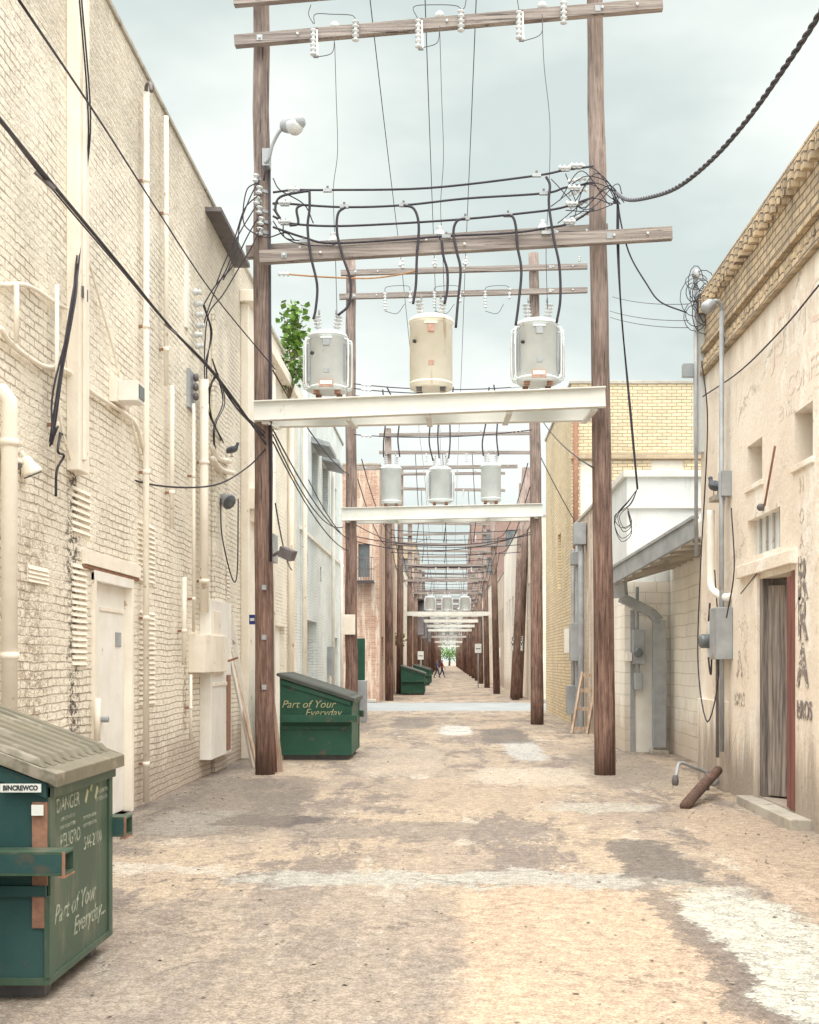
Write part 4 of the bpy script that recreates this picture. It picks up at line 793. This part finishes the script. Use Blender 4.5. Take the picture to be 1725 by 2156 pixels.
# ---------------------------------------------------------------- plants
def shrub(name,c,spread,h,n,m,ls=.09,seed=1):
    random.seed(seed); b=B(); c=Vector(c); tips=[]
    for i in range(9):
        e=c+Vector((random.uniform(-1,1)*spread,random.uniform(-1,1)*spread,h*random.uniform(.5,1)))
        mid=c.lerp(e,.5)+Vector((random.uniform(-.08,.08),0,.05)); pt=spl([c,mid,e],4); b.sweep(pt,[.015*(1-.8*i/(len(pt)-1)) for i in range(len(pt))],M['stem'],5); tips+=pt[3:]
    for i in range(n):
        p=random.choice(tips)+Vector((random.gauss(0,.07),random.gauss(0,.07),random.gauss(0,.07)))
        a=Vector((random.uniform(-1,1),random.uniform(-1,1),random.uniform(-.6,.5))).normalized(); q=a.cross(Vector((random.uniform(-1,1),random.uniform(-1,1),random.uniform(-1,1)))).normalized(); s=ls*random.uniform(.6,1.3)
        b.add([p,p+a*s*.5+q*s*.33,p+a*s,p+a*s*.5-q*s*.33],[(0,1,2,3)],m[0] if random.random()<.65 else m[1])
    return b.build(name)
shrub('rooftop_shrub',(-3.3,25.3,7.75),.22,1.7,300,(M['leaf'],M['leaf']),.17,2)
shrub('rooftop_shrub',(-3.25,24.3,7.0),.35,.9,320,(M['leafd'],M['leaf']),.12,4)
shrub('wall_weed',(-2.6,62,2.2),.3,.9,200,(M['leaf'],M['leafd']),.15,5)
b=B(); random.seed(11)
for k in range(7):
    x=-10+k*3.4; h=random.uniform(6,9); y=400+random.uniform(-6,6); b.sweep([(x,y,0),(x+.2,y,h*.5),(x,y,h*.8)],[.4,.25,.08],M['stem'],7)
    for i in range(400):
        p=Vector((x+random.gauss(0,1.6),y+random.gauss(0,1.6),h*.65+random.gauss(0,h*.16))); a=Vector((random.uniform(-1,1),random.uniform(-1,1),random.uniform(-1,1))).normalized(); q=a.orthogonal().normalized(); s=random.uniform(.3,.7)
        b.add([p,p+a*s*.5+q*s*.4,p+a*s,p+a*s*.5-q*s*.4],[(0,1,2,3)],M['leaf'] if random.random()<.4 else M['leafd'])
b.build('distant_trees')
# ---------------------------------------------------------------- people and birds
def person(x,y,face,shirt,step):
    r=root('pedestrian'); J=[];E=[];Rr=[]
    def j(p,rad,par=None):
        J.append(Vector(p));Rr.append(rad)
        if par is not None: E.append((par,len(J)-1))
        return len(J)-1
    pel=j((0,0,.95),.15); w=j((0,.0,1.12),.125,pel); ch=j((0,0,1.35),.16,w); nk=j((0,-.01,1.5),.06,ch); hd=j((0,-.02,1.6),.095,nk); ht=j((0,-.02,1.72),.08,hd)
    hands=[]
    for s in (-1,1):
        hp=j((s*.1,0,.9),.1,pel); kn=j((s*.11,-s*step*.5-.04,.5),.065,hp); an=j((s*.11,-s*step+ (.08 if s<0 else 0),.09),.042,kn); j((s*.12,-s*step-.13,.04),.035,an)
        sh=j((s*.19,0,1.42),.065,ch); el=j((s*.24,s*step*.4,1.14),.045,sh); wr=j((s*.24,s*step*.8-.05,.9),.028,el); pa=j((s*.24,s*step*.9-.06,.83),.035,wr); hands.append((s,J[pa]))
    me=bpy.data.meshes.new('b'); me.from_pydata(J,E,[]); o=bpy.data.objects.new('b',me); link(o)
    md=o.modifiers.new('s','SKIN'); 
    for i,v in enumerate(me.skin_vertices[0].data): v.radius=(Rr[i],Rr[i]*.85); 
    me.skin_vertices[0].data[0].use_root=True
    sb=o.modifiers.new('u','SUBSURF'); sb.levels=2; sb.render_levels=2
    bpy.context.view_layer.update(); dg=bpy.context.evaluated_depsgraph_get(); m2=bpy.data.meshes.new_from_object(o.evaluated_get(dg)); bpy.data.objects.remove(o)
    m2.materials.clear()
    for k in (M['skin'],shirt,M['pants'],M['hair']): m2.materials.append(k)
    for p in m2.polygons:
        c=p.center; p.use_smooth=True
        if c.z>1.52: p.material_index=3 if (c.z>1.68 or c.y>.02) else 0
        elif c.z>.98 and not (abs(c.x)>.19 and c.z<1.12): p.material_index=1
        elif abs(c.x)>.19 and c.z>.72: p.material_index=0
        elif c.z>.08: p.material_index=2
        else: p.material_index=3
    ob=bpy.data.objects.new('body',m2); link(ob,r)
    b=B()
    for s,p in hands:
        for k,(dy,ln) in enumerate(((-.03,.07),(-.01,.08),(.01,.075),(.03,.06))): b.sweep([p+Vector((0,dy,-.02)),p+Vector((-s*.005,dy,-.02-ln*.6)),p+Vector((-s*.02,dy,-.02-ln))],[.009,.008,.006],M['skin'],6)
        b.sweep([p+Vector((-s*.02,-.03,.01)),p+Vector((-s*.03,-.055,-.03))],[.01,.007],M['skin'],6)
    b.sweep([(0,-.1,1.63),(0,-.13,1.6)],[.008,.016],M['skin'],6)
    for s in (-1,1): b.lathe((s*.035,-.105,1.645),(0,-1,0),[(.01,0),(.006,.006)],M['hair'],6); b.lathe((s*.092,-.01,1.61),(s,0,0),[(.022,0),(.018,.012)],M['skin'],8)
    b.box(-.022,.022,-.108,-.1,1.565,1.572,M['shirt2'])
    b.build('face_and_hands',r); r.location=(x,y,0); r.rotation_euler=(0,0,face)
person(-1.1,112,math.radians(70),M['shirt'],.22); person(-.65,114,math.radians(100),M['shirt2'],.26)
def pigeon(p,ang,s=1):
    r=root('pigeon'); b=B()
    b.sweep(spl([(0,.2,.06),(0,.1,.1),(0,0,.13),(0,-.08,.15),(0,-.12,.2),(0,-.135,.24),(0,-.15,.265)],4),[.012,.016,.022,.03,.04,.048,.055,.06,.063,.066,.066,.064,.06,.054,.046,.038,.033,.029,.027,.027,.029,.03,.027,.02,.01],M['feather'],12)
    b.sweep([(0,-.155,.26),(0,-.185,.25)],[.008,.002],M['darkmetal'],6); b.hexa([(-.02,.1,.08),(.02,.1,.08),(.04,.26,.04),(-.04,.26,.04),(-.02,.1,.1),(.02,.1,.1),(.04,.26,.05),(-.04,.26,.05)],M['feather'])
    for sx in (-1,1): b.sweep([(sx*.03,-.01,.09),(sx*.03,-.02,0)],.006,M['rust'],5); b.sweep([(sx*.03,-.05,.003),(sx*.03,.01,.003)],.004,M['rust'],5); b.sweep([(sx*.055,-.07,.16),(sx*.064,0,.14),(sx*.035,.14,.09)],[.012,.022,.006],M['feather'],8)
    b.build('body',r); r.location=p; r.rotation_euler=(0,0,ang); r.scale=(s,s,s)
pigeon(L(486,966,.12)+Vector((0,0,.03)),math.radians(80),.8); 
q=R(1512,1045,.06); b=B(); b.box(RX-.14,RX,q.y-.15,q.y+.15,q.z-.06,q.z,M['curb']); b.build('wall_ledge'); pigeon((RX-.08,q.y,q.z),math.radians(200),1.0)
# ---------------------------------------------------------------- sky, light, camera
w=bpy.data.worlds.new('World'); bpy.context.scene.world=w; w.use_nodes=True; nt=w.node_tree; nt.nodes.clear()
def N(t): return nt.nodes.new(t)
def lk(a,b_): nt.links.new(a,b_)
out=N('ShaderNodeOutputWorld'); sky=N('ShaderNodeTexSky'); sky.sky_type='NISHITA'; sky.sun_disc=False; sky.sun_elevation=math.radians(58); sky.sun_rotation=math.radians(190)
bg1=N('ShaderNodeBackground'); bg1.inputs[1].default_value=.1; lk(sky.outputs[0],bg1.inputs[0])
tc=N('ShaderNodeTexCoord'); mp=N('ShaderNodeMapping'); mp.inputs['Scale'].default_value=(1,1,2.4); lk(tc.outputs['Generated'],mp.inputs[0])
nz=N('ShaderNodeTexNoise'); nz.inputs['Scale'].default_value=3.0; nz.inputs['Detail'].default_value=5; nz.inputs['Roughness'].default_value=.5; lk(mp.outputs[0],nz.inputs['Vector'])
cr=N('ShaderNodeValToRGB'); cr.color_ramp.elements[0].position=.36; cr.color_ramp.elements[0].color=(.67,.76,.73,1); cr.color_ramp.elements[1].position=.58; cr.color_ramp.elements[1].color=(.95,1,.95,1); lk(nz.outputs[0],cr.inputs[0])
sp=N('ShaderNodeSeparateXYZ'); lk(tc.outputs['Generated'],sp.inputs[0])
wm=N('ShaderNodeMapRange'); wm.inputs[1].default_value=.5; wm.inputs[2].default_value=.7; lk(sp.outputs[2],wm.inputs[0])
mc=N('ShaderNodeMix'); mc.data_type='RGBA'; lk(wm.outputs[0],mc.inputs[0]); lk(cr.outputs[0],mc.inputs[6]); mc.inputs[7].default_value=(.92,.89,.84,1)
mr=N('ShaderNodeMapRange'); mr.inputs[1].default_value=.49; mr.inputs[2].default_value=1; mr.inputs[3].default_value=1.1; mr.inputs[4].default_value=6.0; lk(sp.outputs[2],mr.inputs[0])  # sky strength climbs above the frame, raised to brighten the alley walls
bk=N('ShaderNodeMapRange'); bk.inputs[1].default_value=0; bk.inputs[2].default_value=-.8; bk.inputs[3].default_value=0; bk.inputs[4].default_value=1.4; lk(sp.outputs[1],bk.inputs[0])  # extra brightness added to unseen sky behind camera, lights camera-facing surfaces
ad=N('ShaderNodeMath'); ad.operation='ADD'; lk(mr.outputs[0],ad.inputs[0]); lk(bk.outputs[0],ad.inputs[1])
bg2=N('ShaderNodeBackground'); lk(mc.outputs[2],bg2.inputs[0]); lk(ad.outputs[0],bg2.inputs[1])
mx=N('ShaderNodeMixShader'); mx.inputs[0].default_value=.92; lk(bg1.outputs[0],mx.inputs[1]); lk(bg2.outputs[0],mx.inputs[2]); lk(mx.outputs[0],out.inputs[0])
sl=bpy.data.lights.new('sun','SUN'); sl.energy=1.5; sl.angle=math.radians(35); sl.color=(1,.92,.8); so=bpy.data.objects.new('sun',sl); link(so)
so.rotation_euler=(math.radians(32),0,math.radians(-10))
cam=bpy.data.cameras.new('camera'); co=bpy.data.objects.new('camera',cam); link(co); co.location=(0,0,CH); co.rotation_euler=(math.radians(90),0,0)
cam.sensor_width=36; cam.sensor_fit='AUTO'; cam.lens=F/2156*36; cam.shift_y=(1392-1078)/2156; cam.shift_x=-(945-862.5)/2156; cam.clip_end=3000; cam.clip_start=.05
sc=bpy.context.scene; sc.camera=co; sc.view_settings.view_transform='Standard'; sc.view_settings.look='None'; sc.view_settings.exposure=0
